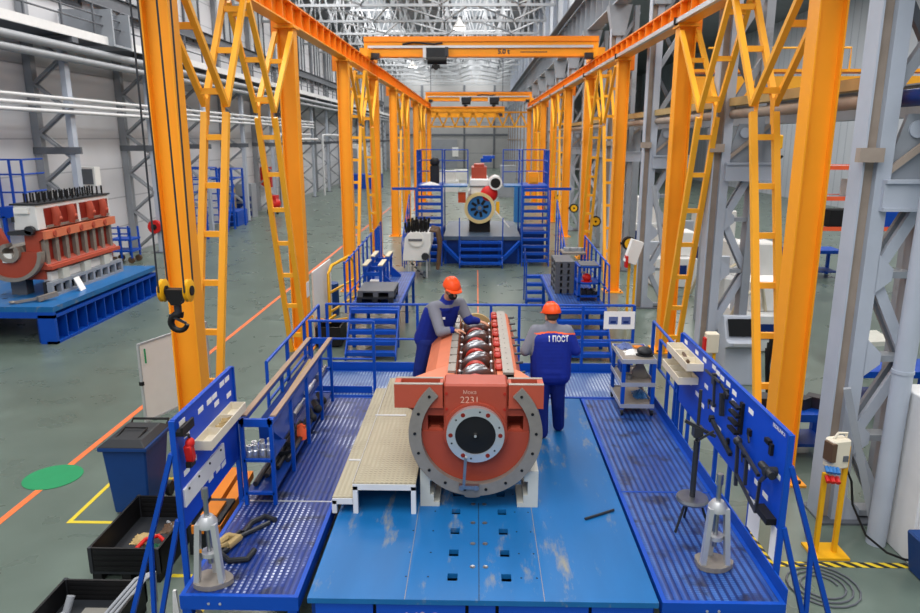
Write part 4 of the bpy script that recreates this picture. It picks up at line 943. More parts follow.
# ---- trolley
tl = thing('tool_trolley', 'blue three shelf tool trolley on castors on the right walkway', 'trolley', (2.36, 10.05, 1.0))
tx0, tx1, ty0, ty1 = 2.08, 2.5, 9.55, 10.3
for x in (tx0, tx1):
    for y in (ty0, ty1):
        MB().box(x-.025, x+.025, y-.025, y+.025, 1.1, 1.83).build('post', 'blue', tl)
        w = MB().box(x-.02, x+.02, y-.02, y+.02, 1.08, 1.1).build('castor', 'steel', tl)
        MB().cyl((x-.015, y, 1.047), (x+.015, y, 1.047), .043, 14).build('wheel', 'black', w)
for z in (1.14, 1.46, 1.8):
    MB().box(tx0-.02, tx1+.02, ty0-.02, ty1+.02, z, z+.02).build('shelf', 'machined', tl, 'grey steel shelf')
    MB().box(tx0-.03, tx1+.03, ty0-.03, ty0-.02, z-.02, z+.04).box(tx0-.03, tx1+.03, ty1+.02, ty1+.03, z-.02, z+.04).box(tx0-.03, tx0-.02, ty0-.02, ty1+.02, z-.02, z+.04).box(tx1+.02, tx1+.03, ty0-.02, ty1+.02, z-.02, z+.04).build('shelf_rim', 'alu', tl)
def rag(name, c, rx, ry, h, m, label, seed):
    rnd = random.Random(seed); mb = MB(); n = 14
    vs = []; fs = []
    for j in range(n):
        for i in range(n):
            u = i/(n-1)*2-1; v = j/(n-1)*2-1; d = max(0, 1-(u*u+v*v)**.5)
            vs.append((c[0]+u*rx*(1+.15*rnd.uniform(-1, 1)), c[1]+v*ry*(1+.15*rnd.uniform(-1, 1)), c[2]+.004+h*(d**.6)*(.5+.5*rnd.random())))
    for j in range(n-1):
        for i in range(n-1): fs.append((j*n+i, j*n+i+1, (j+1)*n+i+1, (j+1)*n+i))
    o = len(vs); vs2 = [(x, y, c[2]) for x, y, z in vs]
    mb.add(vs+vs2, fs+[tuple(o+k for k in f[::-1]) for f in fs]+[(i, i+1, o+i+1, o+i) for i in range(n-1)]+[((n-1)*n+i+1, (n-1)*n+i, o+(n-1)*n+i, o+(n-1)*n+i+1) for i in range(n-1)]+[((i+1)*n, i*n, o+i*n, o+(i+1)*n) for i in range(n-1)]+[(i*n+n-1, (i+1)*n+n-1, o+(i+1)*n+n-1, o+i*n+n-1) for i in range(n-1)], True)
    return solo(mb, name, m, label, 'cloth')
rag('cloth', (2.22, 10.2, 1.82), .1, .13, .09, 'cloth_blue', 'crumpled blue grey cloth on the rear of the trolley top', 1)
rag('cloth', (2.27, 9.9, 1.82), .12, .1, .07, 'white', 'crumpled white cloth on the trolley top', 2)
solo(MB().obox((2.36, 9.94, 1.9), (.16, .09, .02), (.1, .1, .2)), 'packet', 'orange_wood', 'small orange packet on the white cloth on the trolley', 'packet')
solo(MB().ell((2.42, 9.82, 1.88), (.11, .13, .06)).lathe([(0, .0), (.13, 0), (.13, .02), (0, .02)], (2.42, 9.82, 1.822), 18), 'dark_cap', 'dark', 'dark cap lying on the trolley top', 'cap')  # dark cap, a dome on a flat brim
solo(MB().prism([(2.24, 1.48), (2.5, 1.48), (2.5, 1.5), (2.42, 1.68), (2.34, 1.68), (2.24, 1.5)], 'y', 9.82, 9.9), 'metal_wedge', 'machined', 'grey wedge shaped metal part on the middle trolley shelf', 'part')
solo(MB().box(2.14, 2.28, 10.05, 10.3, 1.482, 1.6), 'small_box', 'blue', 'small blue box on the middle trolley shelf', 'box')
rag('strap', (2.42, 9.95, 1.16), .1, .16, .1, 'engine_blue', 'blue coiled strap on the bottom trolley shelf', 4)
solo(MB().lathe([(.05, 0), (.055, .06), (.05, .06), (.045, .01), (0, .01)], (2.2, 9.75, 1.482), 16), 'small_dish', 'steel', 'small steel dish at the front of the middle trolley shelf', 'dish')

# ---- wheelie bin
wb = thing('wheelie_bin', 'dark blue wheelie bin with black lid on the left floor', 'bin', (-4.45, 8.8, 0))
bm_ = MB()
def frust(mb, x0, x1, y0, y1, z0, X0_, X1_, Y0_, Y1_, z1):
    mb.add([(x0, y0, z0), (x1, y0, z0), (x1, y1, z0), (x0, y1, z0), (X0_, Y0_, z1), (X1_, Y0_, z1), (X1_, Y1_, z1), (X0_, Y1_, z1)], [(3, 2, 1, 0), (4, 5, 6, 7), (0, 1, 5, 4), (1, 2, 6, 5), (2, 3, 7, 6), (3, 0, 4, 7)])
    return mb
frust(bm_, -4.76, -4.3, 8.4, 8.88, 0.02, -4.82, -4.24, 8.35, 9.05, .96).build('body', 'bin_blue', wb, bevel=.02)
MB().box(-4.85, -4.21, 8.31, 9.08, .93, .99).build('rim', 'bin_blue', wb, bevel=.01)
frust(MB(), -4.84, -4.22, 8.3, 9.1, .99, -4.74, -4.32, 8.42, 9.0, 1.06).build('lid', 'dark', wb, 'black lid', bevel=.01)
MB().tube([(-4.78, 9.1, .98), (-4.78, 9.18, 1.04), (-4.28, 9.18, 1.04), (-4.28, 9.1, .98)], .018, 8).build('handle', 'black', wb)
MB().tube([(-4.68, 8.5, 1.055), (-4.68, 8.75, 1.085), (-4.38, 8.75, 1.085), (-4.38, 8.5, 1.055)], .012, 8).build('lid_rib', 'black', wb)
for x in (-4.8, -4.26): MB().cyl((x-.03, 8.96, .1), (x+.03, 8.96, .1), .1, 18).build('wheel', 'black', wb)

# ---- black pallet crates
def crate(label, x0, x1, y0, y1, h):
    t = thing('pallet_crate', label, 'crate', ((x0+x1)/2, (y0+y1)/2, 0))
    for k in range(3):
        xm = x0+.02+(x1-x0-.14)*k/2
        MB().box(xm, xm+.1, y0, y1, 0, .1).build('skid', 'black', t)
    MB().box(x0, x1, y0, y1, .1, .13).build('floor_board', 'dark', t)
    for a in ((x0, x1, y0, y0+.025), (x0, x1, y1-.025, y1), (x0, x0+.025, y0+.025, y1-.025), (x1-.025, x1, y0+.025, y1-.025)):
        m = MB()
        m.box(*a, .13, h)
        if a[3]-a[2] < .1:
            for k in range(4): m.box(a[0]+.06, a[1]-.06, a[2]-.008, a[2], .15+k*(h-.15)/4, .15+(k+.6)*(h-.15)/4)
        m.build('side_wall', 'black', t)
    for x in (x0, x1-.04):
        for y in (y0-.01, y1-.03): MB().box(x, x+.04, y, y+.04, .12, h+.005).build('corner_post', 'dark_steel', t)
    return t
crate('black folding pallet crate with tools and rags in front of the blue wheelie bin', -4.3, -3.5, 6.95, 8.15, .42)
crate('black folding pallet crate at the bottom left with a grey hose', -4.3, -3.44, 5.28, 6.48, .36)
solo(MB().tube([(-3.97, 7.35, .16), (-3.92, 7.5, .2), (-3.8, 7.58, .2), (-3.7, 7.5, .18)], .025, 8), 'red_handle', 'red', 'red curved handle lying in the black crate by the bin', 'wrench')  # loose curved red handle
rag('cloth', (-3.75, 7.35, .13), .14, .12, .12, 'dark_green', 'dark green rag in the front crate by the bin', 8)
rag('cloth', (-4.0, 7.6, .13), .12, .12, .1, 'tan', 'pale brown rag in the crate by the bin', 9)
rag('cloth', (-3.72, 7.85, .13), .16, .12, .12, 'brown', 'brown rag at the rear of the crate by the bin', 10)
solo(MB().ell((-4.1, 7.05, .17), (.08, .06, .05)), 'putty_lump', 'green', 'light green lump at the front edge inside the crate by the bin', 'lump')
solo(MB().tube([(-3.85, 7.95, .17), (-3.6, 7.7, .2), (-3.6, 7.3, .16)], .02, 8), 'cable', 'pipe_grey', 'grey cable lying in the crate by the bin', 'cable')
for k in range(3):
    d = .05*k
    solo(MB().tube([(-3.42+.0*d, 6.62, .02), (-3.4+d*.3, 6.55, .4), (-3.5+d, 6.4, .42), (-3.62+d, 6.1, .3), (-3.75+d, 5.8, .16), (-3.7+d, 5.5, .16)], .018, 8), 'hose', 'pipe_grey', 'grey hose draped over the edge of the bottom left crate', 'hose', group='grey hoses over the bottom left crate')
solo(MB().tube([(-4.15, 6.2, .16), (-4.2, 5.95, .2), (-4.05, 5.8, .2), (-4.1, 5.6, .16)], .03, 8).cyl((-4.15, 6.2, .14), (-4.12, 6.28, .3), .04, 12), 'hose_end', 'pipe_grey', 'grey hose end with fitting inside the bottom left crate', 'hose')
solo(MB().box(-4.0, -3.6, 5.5, 6.3, .131, .15), 'cardboard_sheet', 'concrete', 'grey sheet lying on the floor of the bottom left crate', 'sheet')
solo(MB().tube([(-2.95, 6.4, .01), (-2.9, 6.3, .01)], .0, 4) if False else MB().prism([(-3.02, .0), (-2.92, .0), (-2.95, .5), (-2.98, .5)], 'y', 6.1, 6.13), 'plastic_sheet', 'white', 'white hanging plastic scrap beside the left walkway leg', 'sheet')

# ---- whiteboard stand at left
ws = thing('whiteboard', 'white board on a thin frame standing behind the nearest left column', 'whiteboard', (-5.05, 10.8, 0))
a, b = Vector((-5.3, 10.6)), Vector((-4.78, 12.0))
d = (b-a).normalized(); nn = Vector((d.y, -d.x))
def wbp(s, z): return (a.x+d.x*s, a.y+d.y*s, z)
L_ = (b-a).length
MB().bar(wbp(0, 1.05), wbp(L_, 1.05), .02, 1.25).build('panel', 'white', ws)
m = MB()
MB().bar(wbp(-.02, .3), wbp(-.02, 1.7), .035, .035).build('frame_side', 'alu', ws); MB().bar(wbp(L_+.02, .3), wbp(L_+.02, 1.7), .035, .035).build('frame_side', 'alu', ws)
MB().bar(wbp(-.02, 1.69), wbp(L_+.02, 1.69), .035, .03).build('frame_top', 'alu', ws); MB().bar(wbp(-.02, .41), wbp(L_+.02, .41), .05, .03).build('frame_bottom', 'alu', ws)
for s in (.05, L_-.05): MB().bar(wbp(s, 0), wbp(s, .42), .03).bar((wbp(s, 0)[0]-.25*nn.x, wbp(s, 0)[1]-.25*nn.y, .015), (wbp(s, 0)[0]+.25*nn.x, wbp(s, 0)[1]+.25*nn.y, .015), .03).build('leg', 'alu', ws)
MB().bar((wbp(.08, 1.45)[0]+nn.x*.012, wbp(.08, 1.45)[1]+nn.y*.012, 1.36), (wbp(.08, 1.45)[0]+nn.x*.012, wbp(.08, 1.45)[1]+nn.y*.012, 1.6), .004, .05).build('green_mark', 'green', ws, 'green mark')
MB().bar(wbp(-.05, 1.05), wbp(0, 1.05), .06, .06).build('knob', 'black', ws)

# ---- right side: pendant stand, cabinet, console, box
ps = thing('control_stand', 'yellow frame stand with cream control box, blue plugs and red wheel on the right', 'stand', (4.22, 7.75, 0))
MB().box(4.0, 4.42, 7.55, 7.9, 0, .03).build('base_plate', 'yellow', ps)
for x in (4.08, 4.3): MB().box(x-.025, x+.025, 7.68, 7.73, .03, 1.05 if x < 4.2 else 1.4).build('upright', 'yellow', ps)
MB().obox((4.17, 7.68, 1.32), (.24, .16, .36), (0, 0, .25)).build('control_box', 'plastic_cream', ps, 'cream control box', bevel=.02)
MB().obox((4.06, 7.62, 1.36), (.06, .14, .22), (0, 0, .25)).build('socket_panel', 'brown', ps)
for k in range(4): MB().cyl((4.03+.035*k, 7.6-.012*k, 1.18), (4.02+.035*k, 7.53-.012*k, 1.14), .022, 10).build('plug', 'engine_blue', ps, 'blue plug')
for k in range(3): MB().cyl((4.05+.05*k, 7.6-.012*k, 1.06), (4.04+.05*k, 7.53-.012*k, 1.02), .028, 10).build('red_plug', 'red', ps, 'red plug')
MB().tube([(4.25, 7.68, 1.5), (4.26, 7.68, 1.56), (4.15, 7.66, 1.57), (4.1, 7.65, 1.5)], .015, 8).build('handle', 'plastic_cream', ps)
MB().box(4.21, 4.27, 7.6, 7.615, 1.24, 1.31).build('label_plate', 'grey_dark', ps)
solo(MB().tube([(4.27, 7.78, 1.25), (4.45, 7.8, .9), (4.5, 7.8, .6), (4.62, 7.65, .28), (4.8, 7.5, .15), (4.98, 7.44, .1), (5.2, 7.4, .1)], .014, 8), 'cable', 'black', 'black cable hanging from the cream control box down to the blue box', 'cable')
cbn = thing('cabinet', 'tall white metal cabinet at the right edge beside the round pipe column', 'cabinet', (5.4, 7.8, 0))
MB().box(5.07, 5.9, 7.5, 8.2, .0, 1.98).build('body', 'white_paint', cbn, bevel=.01)
MB().box(5.1, 5.87, 7.48, 7.5, .08, 1.94).build('door', 'white_paint', cbn)
MB().box(5.2, 5.23, 7.45, 7.48, 1.0, 1.2).build('handle', 'dark_steel', cbn)
solo(frust(MB(), 5.0, 5.5, 7.02, 7.4, .0, 4.94, 5.56, 6.96, 7.44, .5), 'blue_tub', 'bin_blue', 'blue tub at the right edge in front of the white cabinet', 'tub', bevel=.02)
solo(MB().tube([(3.85+(.18+.004*k)*cos(k*.35), 7.05+(.18+.004*k)*sin(k*.35), .012) for k in range(60)], .011, 6), 'cable_coil', 'grey_dark', 'flat dark cable coil lying on the floor by the right tool board struts', 'coil')
solo(MB().box(2.95, 3.35, 8.2, 8.9, 0, .45) if False else MB().box(2.95, 3.3, 7.0, 7.5, 0, .2), 'timber_block', 'orange_wood', 'orange block on the floor behind the right tool board', 'block')
ck = thing('monitor_console', 'light grey operator console with black screen behind the nearest right column', 'console', (5.25, 13.9, 0))
MB().prism([(13.7, 0), (14.3, 0), (14.3, 1.1), (14.15, 1.35), (14.02, 1.35), (13.78, .92), (13.62, .9), (13.62, .82), (13.8, .74)], 'x', 5.0, 5.62).build('body', 'grey_light', ck, bevel=.01)
MB().obox((5.31, 13.87, 1.15), (.5, .02, .36), (-.49, 0, 0)).build('screen', 'screen', ck, 'black screen')
MB().box(5.1, 5.5, 13.6, 13.625, .83, .89).build('keyboard_slot', 'alu', ck)
# ================================================================== PEOPLE
def remesh(mb, voxel, smooth=2):
    me = mb.mesh('tmp', 'skin'); ob = bpy.data.objects.new('tmp', me); COL.objects.link(ob)
    r = ob.modifiers.new('r', 'REMESH'); r.mode = 'VOXEL'; r.voxel_size = voxel; r.use_smooth_shade = True
    s = ob.modifiers.new('s', 'SMOOTH'); s.iterations = smooth; s.factor = .5
    dg = bpy.context.evaluated_depsgraph_get(); out = bpy.data.meshes.new_from_object(ob.evaluated_get(dg))
    bpy.data.objects.remove(ob); bpy.data.meshes.remove(me)
    return out
def cloth_obj(name, mb, voxel, mats, parent, pick=None, label=None, smooth=2):
    me = remesh(mb, voxel, smooth); me.materials.clear()
    for m in mats: me.materials.append(MT[m])
    off = wloc(parent)
    if pick:
        for p in me.polygons: p.material_index = pick(p.center)
    me.transform(Matrix.Translation(-off)); me.name = name
    for p in me.polygons: p.use_smooth = True
    ob = bpy.data.objects.new(name, me); COL.objects.link(ob); ob.parent = parent
    if label: ob['label'] = label
    return ob
def hand(mb, wrist, direction, palm_n, curl=.5, side=1):
    """palm and five separate fingers"""
    d = Vector(direction).normalized(); n = Vector(palm_n); n = (n-d*n.dot(d)).normalized(); a = d.cross(n)*side
    w = Vector(wrist); c = w+d*.055
    for s in (-.028, -.009, .009, .028): mb.capsule(w+a*s*.6+d*.01, w+a*s*1.15+d*.085, .0145, .0125)
    for i, (s, L_) in enumerate(((-.036, .078), (-.012, .09), (.012, .083), (.036, .065))):
        p = w+a*s+d*.088; k = curl
        p1 = p+(d*cos(k*.5)-n*sin(k*.5)*-1).normalized()*L_*.45
        p2 = p1+(d*cos(k*1.3)+n*sin(k*1.3)).normalized()*L_*.32
        p3 = p2+(d*cos(k*2)+n*sin(k*2)).normalized()*L_*.25
        mb.capsule(p, p1, .0098, .0092); mb.capsule(p1, p2, .0092, .0088); mb.capsule(p2, p3, .0088, .0078)
    q = w-a*.028+d*.03; q1 = q-a*.035+d*.03+n*.012; q2 = q1+d*.034-a*.006+n*.012
    mb.capsule(q, q1, .0135, .0115); mb.capsule(q1, q2, .0115, .0095)
def head(mb, c, R, hs=1.0):
    """c = centre of the head, R maps (right, forward, up)"""
    def T(x, y, z): return Vector(c)+R@Vector((x*hs, y*hs, z*hs))
    E3 = R.to_euler()
    mb.ell(T(0, -.005, .03), (.075*hs, .095*hs, .09*hs), 20, 14, E3)
    mb.ell(T(0, .025, -.045), (.058*hs, .068*hs, .07*hs), 18, 12, E3)
    mb.ell(T(0, .055, -.095), (.028*hs, .026*hs, .022*hs), 12, 8, E3)
    mb.capsule(T(0, .085, .01), T(0, .112, -.03), .011, .016)
    for s in (-1, 1):
        mb.ell(T(s*.078, -.005, -.01), (.012, .022, .034), 10, 8, E3)
        mb.ell(T(s*.032, .078, .03), (.024, .016, .01), 10, 8, E3)
    mb.ell(T(0, .082, -.066), (.024, .013, .01), 10, 8, E3)
    return T
def helmet(t, c, R, hs=1.0):
    mb = MB(); vs = []; n = 28; rings = 9
    prof = [(.128, 0), (.132, .012), (.122, .05), (.1, .095), (.06, .128), (.0, .14)]
    for r, h in prof[:-1]:
        for k in range(n):
            g = 2*pi*k/n; vs.append(Vector((r*.88*cos(g), r*1.1*sin(g)-.005, .05+h)))
    vs.append(Vector((0, -.005, .05+.14)))
    fs = []
    for i in range(len(prof)-2):
        for k in range(n): fs.append((i*n+k, i*n+(k+1) % n, (i+1)*n+(k+1) % n, (i+1)*n+k))
    e = (len(prof)-2)*n
    for k in range(n): fs.append((e+k, e+(k+1) % n, len(vs)-1))
    fs.append(tuple(range(n))[::-1])
    mb.add([Vector(c)+R@(v*hs) for v in vs], fs, True)
    # peak
    vs = []; m_ = 13
    for k in range(m_):
        g = radians(20+140*k/(m_-1))
        for r, z in ((1.0, .055), (1.0, .063), (1.28 if 2 < k < 10 else 1.12, .048), (1.28 if 2 < k < 10 else 1.12, .041)): vs.append(Vector((.128*.88*cos(g)*r, .128*1.1*sin(g)*r, z)))
    fs = [(4*i+j, 4*i+(j+1) % 4, 4*i+4+(j+1) % 4, 4*i+4+j) for i in range(m_-1) for j in range(4)]+[(0, 1, 2, 3), (4*m_-1, 4*m_-2, 4*m_-3, 4*m_-4)]
    mb.add([Vector(c)+R@(v*hs) for v in vs], fs, True)
    h = mb.build('helmet', 'helmet', t, 'orange safety helmet')
    rb = MB()
    for s in (-.03, 0, .03): rb.tube([Vector(c)+R@Vector((s*hs, y*hs, z*hs)) for y, z in ((-.1, .135), (-.05, .178), (0, .191), (.05, .179), (.1, .14))], .007, 6)
    rb.build('helmet_rib', 'helmet', h)
    bd = MB().tube([Vector(c)+R@(Vector((.085*cos(g), .1*sin(g)-.005, .045))*hs) for g in [2*pi*k/24 for k in range(25)]], .01, 6)
    bd.build('head_band', 'dark', h)
    return h
def eyes(t, c, R, hs=1.0):
    for s in (-1, 1):
        p = Vector(c)+R@(Vector((s*.032, .082, .012))*hs)
        MB().ell(p, .0115, 10, 8).build('eye', 'white', t, 'eye')
        MB().ell(p+R@Vector((0, .0085, 0)), .0055, 8, 6).build('pupil', 'black', t)
def basis(fwd, up=(0, 0, 1)):
    f = Vector(fwd).normalized(); u = Vector(up); r = f.cross(u).normalized(); u = r.cross(f)
    return Matrix(((r.x, f.x, u.x), (r.y, f.y, u.y), (r.z, f.z, u.z)))

def person(label, base, J, headc, hf, hands, name='person', yoke=None, mask=True):
    """J: dict of joints in world space"""
    t = thing(name, label, 'person', base)
    V = {k: Vector(v) for k, v in J.items()}
    R = basis(hf)
    b = MB()
    T = head(b, headc, R)
    b.capsule(V['neck'], Vector(headc)+R@Vector((0, -.02, -.05)), .062, .055)
    b.capsule(V['pelvis'], V['chest'], .11, .105)
    for s in 'lr':
        b.capsule(V['neck']-Vector((0, 0, .1)), V['sh'+s]-Vector((0, 0, .03)), .05, .045)
        b.capsule(V['sh'+s], V['el'+s], .052, .04); b.capsule(V['el'+s], V['wr'+s], .039, .027)
        d, n, cu, sd = hands[s]; hand(b, V['wr'+s], d, n, cu, sd)
        b.capsule(V['pelvis'], V['hip'+s], .1, .085); b.capsule(V['hip'+s], V['kn'+s], .08, .055); b.capsule(V['kn'+s], V['an'+s], .055, .04)
        b.capsule(V['an'+s], V['toe'+s], .04, .035)
    body = cloth_obj('body', b, .0075, ['skin'], t)
    # clothes
    j = MB()
    up = (V['chest']-V['pelvis']).normalized(); rt_ = (V['shr']-V['shl']).normalized()
    for q, (wx, r) in [(k/10, (.115+.02*k/10, .15-.02*k/10)) for k in range(11)]:
        c = V['pelvis']+(V['chest']-V['pelvis'])*q-up*.05*(1-q)
        j.capsule(c-rt_*wx, c+rt_*wx, r)
    j.capsule(V['shl']-Vector((0, 0, .03)), V['shr']-Vector((0, 0, .03)), .085); j.capsule(V['neck']-Vector((0, 0, .09)), V['neck']+up*.01, .1, .082)
    for s in 'lr': j.capsule(V['neck']-Vector((0, 0, .06)), V['sh'+s]-Vector((0, 0, .01)), .085, .085)
    for s in 'lr':
        j.capsule(V['sh'+s], V['el'+s], .088, .07)
        j.capsule(V['el'+s], V['wr'+s]-(V['wr'+s]-V['el'+s]).normalized()*.02, .07, .05)
        c = V['pelvis']+up*.01
        j.capsule(c-rt_*.105, c+rt_*.105, .152)
    def pick(p):
        return yoke(p, V)
    cloth_obj('jacket', j, .011, ['jacket_blue', 'jacket_grey', 'piping'], t, pick, 'blue work jacket with grey shoulders', 10)
    tr_ = MB()
    for s in 'lr':
        tr_.capsule(V['pelvis']-up*.02, V['hip'+s], .135, .118); tr_.capsule(V['hip'+s], V['kn'+s], .115, .09); tr_.capsule(V['kn'+s], V['an'+s]+Vector((0, 0, -.02)), .09, .078)
    cloth_obj('trousers', tr_, .011, ['trouser'], t, None, 'dark blue work trousers')
    for s in 'lr':
        bo = MB(); a, q = V['an'+s], V['toe'+s]
        bo.capsule(a+Vector((0, 0, .02)), Vector((a.x, a.y, base[2]+.065)), .055, .05); bo.capsule(Vector((a.x, a.y, base[2]+.05)), Vector((q.x, q.y, base[2]+.042)), .05, .042)
        cloth_obj('boot', bo, .009, ['boot'], t)
    helmet(t, headc, R); eyes(t, headc, R)
    hr = MB(); hr.ell(Vector(headc)+R@Vector((0, -.03, .02)), (.08, .083, .075), 18, 12, R.to_euler())
    hr.build('hair', 'hair', t)
    if mask:
        mk = MB(); mk.ell(Vector(headc)+R@Vector((0, .058, -.055)), (.06, .062, .052), 16, 12, R.to_euler())
        for s in (-1, 1): mk.tube([Vector(headc)+R@Vector((s*.055, .06, -.04)), Vector(headc)+R@Vector((s*.083, .0, -.015))], .005, 6)
        mk.build('face_mask', 'black', t, 'black face mask')
    return t, V, R
# worker leaning over the block (left)
def yoke1(p, V):
    el = (p-V['elr']).length
    if (p-V['neck']).length < .105: return 0
    if p.z > 2.64: return 1
    def seg(a, b):
        ab = b-a; k = max(0, min(1, (p-a).dot(ab)/ab.length_squared)); return (p-(a+ab*k)).length, k
    d, k = seg(V['shr'], V['elr'])
    if d < .085 : return 1
    d, k = seg(V['elr'], V['wrr'])
    if d < .078 and k < .75: return 1
    d, k = seg(V['shl'], V['ell'])
    if d < .09 and k < .8: return 1
    return 0
p1, V1, R1 = person('worker in blue and grey overalls with black mask leaning over the engine block', (-.78, 9.5, 1.345),
    dict(pelvis=(-.59, 9.46, 2.21), chest=(-.47, 9.36, 2.56), neck=(-.4, 9.32, 2.73), shl=(-.22, 9.42, 2.65), shr=(-.57, 9.24, 2.64),
         ell=(-.1, 9.36, 2.44), wrl=(.03, 9.5, 2.39), elr=(-.47, 9.02, 2.36), wrr=(-.3, 9.05, 2.385),
         hipl=(-.6, 9.54, 2.12), hipr=(-.69, 9.36, 2.12), knl=(-.7, 9.57, 1.78), knr=(-.77, 9.33, 1.77), anl=(-.73, 9.66, 1.42), anr=(-.82, 9.4, 1.42), toel=(-.7, 9.52, 1.39), toer=(-.78, 9.24, 1.39)),
    (-.33, 9.2, 2.885), (.45, -.8, -.28), {'l': ((.9, -.1, -.25), (0, 0, -1), .35, -1), 'r': ((.95, .05, -.12), (0, 0, -1), .35, 1)}, yoke=yoke1)
MB().prism([(-.47, 2.5), (-.41, 2.5), (-.41, 2.53), (-.47, 2.53)], 'y', 9.145, 9.155).build('chest_badge', 'white', p1)
# worker with his back to the camera (right)
def yoke2(p, V):
    def seg(a, b):
        ab = b-a; k = max(0, min(1, (p-a).dot(ab)/ab.length_squared)); return (p-(a+ab*k)).length, k
    z0 = 2.475-.12*abs(p.x-.95)
    d, k = seg(V['shl'], V['ell'])
    if d < .1 and p.x < V['shl'].x+.02 and k > .1: return 1
    d, k = seg(V['ell'], V['wrl'])
    if d < .085 and k < .6 and p.x < .74: return 1
    if p.z > z0+.02: return 1
    if p.z > z0: return 2
    return 0
p2, V2, R2 = person('worker seen from behind in blue jacket lettered 1 \u041f\u041e\u0421\u0422 standing right of the engine block', (.98, 8.78, 1.0),
    dict(pelvis=(.96, 8.7, 1.95), chest=(.95, 8.68, 2.36), neck=(.95, 8.7, 2.55), shl=(.76, 8.7, 2.47), shr=(1.15, 8.7, 2.47),
         ell=(.63, 8.66, 2.22), wrl=(.62, 8.88, 2.14), elr=(1.27, 8.68, 2.22), wrr=(1.24, 8.92, 2.17),
         hipl=(.86, 8.7, 1.86), hipr=(1.05, 8.72, 1.86), knl=(.86, 8.72, 1.46), knr=(1.08, 8.8, 1.46), anl=(.88, 8.74, 1.1), anr=(1.12, 8.98, 1.1), toel=(.84, 8.92, 1.05), toer=(1.12, 9.15, 1.05)),
    (.95, 8.7, 2.66), (-.35, .9, -.12), {'l': ((.15, .95, -.1), (.3, 0, -1), .5, 1), 'r': ((-.1, .95, -.1), (-.3, 0, -1), .5, -1)}, yoke=yoke2, mask=False)
# lettering lies on the back of the jacket: project it on the cloth
from mathutils.bvhtree import BVHTree
jk = [c for c in kids(p2) if c.name.startswith('jacket')][0]
bv = BVHTree.FromPolygons([v.co[:] for v in jk.data.vertices], [p.vertices[:] for p in jk.data.polygons])
tx = text_mesh('back_lettering', '1 \u041f\u041e\u0421\u0422', .085, 'paper', facing((1.03, 8.3, 2.405), (1, 0, 0), (0, 0, 1)), p2, .001, .003, (.85, 1.1))
bm3 = bmesh.new(); bm3.from_mesh(tx.data); bmesh.ops.triangulate(bm3, faces=bm3.faces); bmesh.ops.subdivide_edges(bm3, edges=[e for e in bm3.edges if e.calc_length() > .03], cuts=2, use_grid_fill=True); bm3.to_mesh(tx.data); bm3.free()
for v in tx.data.vertices:
    h = bv.ray_cast(Vector((v.co.x, -1, v.co.z)), Vector((0, 1, 0)))
    if h[0]: v.co.y = h[0].y-.009
# ================================================================== STATIONS BEHIND
def stairs(name, label, x0, x1, y0, y1, z1, n, m='blue', z0=0.0):
    t = thing(name, label, 'stairs', ((x0+x1)/2, y0, z0))
    for x in (x0, x1-.03): MB().prism([(y0, z0), (y0+.14, z0), (y1, z1-.12), (y1, z1), (y1-.06, z1), (y0, z0+.16)], 'x', x, x+.03).build('stringer', m, t)
    for k in range(n):
        f = (k+1)/(n+.0); y = y0+(y1-y0)*(k+.3)/n; z = z0+(z1-z0)*f-.02
        MB().box(x0+.03, x1-.03, y, y+(y1-y0)/n*1.0, z-.03, z).box(x0+.03, x1-.03, y, y+.015, z-.09, z-.03).build('tread', m, t)
    return t
# ---- middle left station
stairs('steel_stairs', 'blue five step stairs up to the left middle platform with the grey pallet', -2.93, -1.78, 15.1, 16.05, 1.0, 5)
platform('blue platform of the left middle station under pallet and roller stands', -2.97, -1.8, 16.07, 20.6, 'grate_right', legs=[(x, y) for x in (-2.9, -1.86) for y in (16.2, 18.5, 20.5)])
pp = [((-3.02, y, .9), (-3.02, y, 2.1+.02*i)) for i, y in enumerate((15.95, 16.6, 17.3, 18.0, 18.7, 19.4, 20.2))]
railing('guard_railing', 'blue barred railing along the left middle platform behind the pallet', [[(-3.02, 15.9, 1.2), (-3.02, 15.95, 2.05), (-3.02, 20.25, 2.18)]], pp, [[(-3.02, 15.9, 1.25), (-3.02, 20.25, 1.3)]])
railing('guard_railing', 'short blue barred railing at the far end of the left middle platform', [[(-3.0, 20.9, 0), (-3.0, 20.9, 2.2), (-3.0, 22.2, 2.3), (-3.0, 22.2, 0)]], [((-3.0, y, .95), (-3.0, y, 2.22)) for y in (21.2, 21.5, 21.8)], [[(-3.0, 20.9, 1.0), (-3.0, 22.2, 1.0)]])
def pallet(name, label, x0, x1, y0, y1, z, m='dark', h=.15, group=None):
    t = thing(name, label, 'pallet', ((x0+x1)/2, (y0+y1)/2, z), group)
    for k in range(3):
        xm = x0+(x1-x0-.12)*k/2
        for j in range(3):
            ym = y0+(y1-y0-.12)*j/2; MB().box(xm, xm+.12, ym, ym+.12, z, z+h*.75).build('foot_block', m, t)
    MB().box(x0, x1, y0, y1, z+h*.75, z+h).build('deck', m, t)
    return t
pallet('plastic_pallet', 'dark grey plastic pallet lying on the left middle platform, lower of two', -2.85, -1.98, 16.45, 17.6, 1.0, 'dark', .15)
pallet('plastic_pallet', 'dark grey plastic pallet on the left middle platform, upper of two', -2.83, -1.97, 16.5, 17.62, 1.15, 'grey_dark', .15)
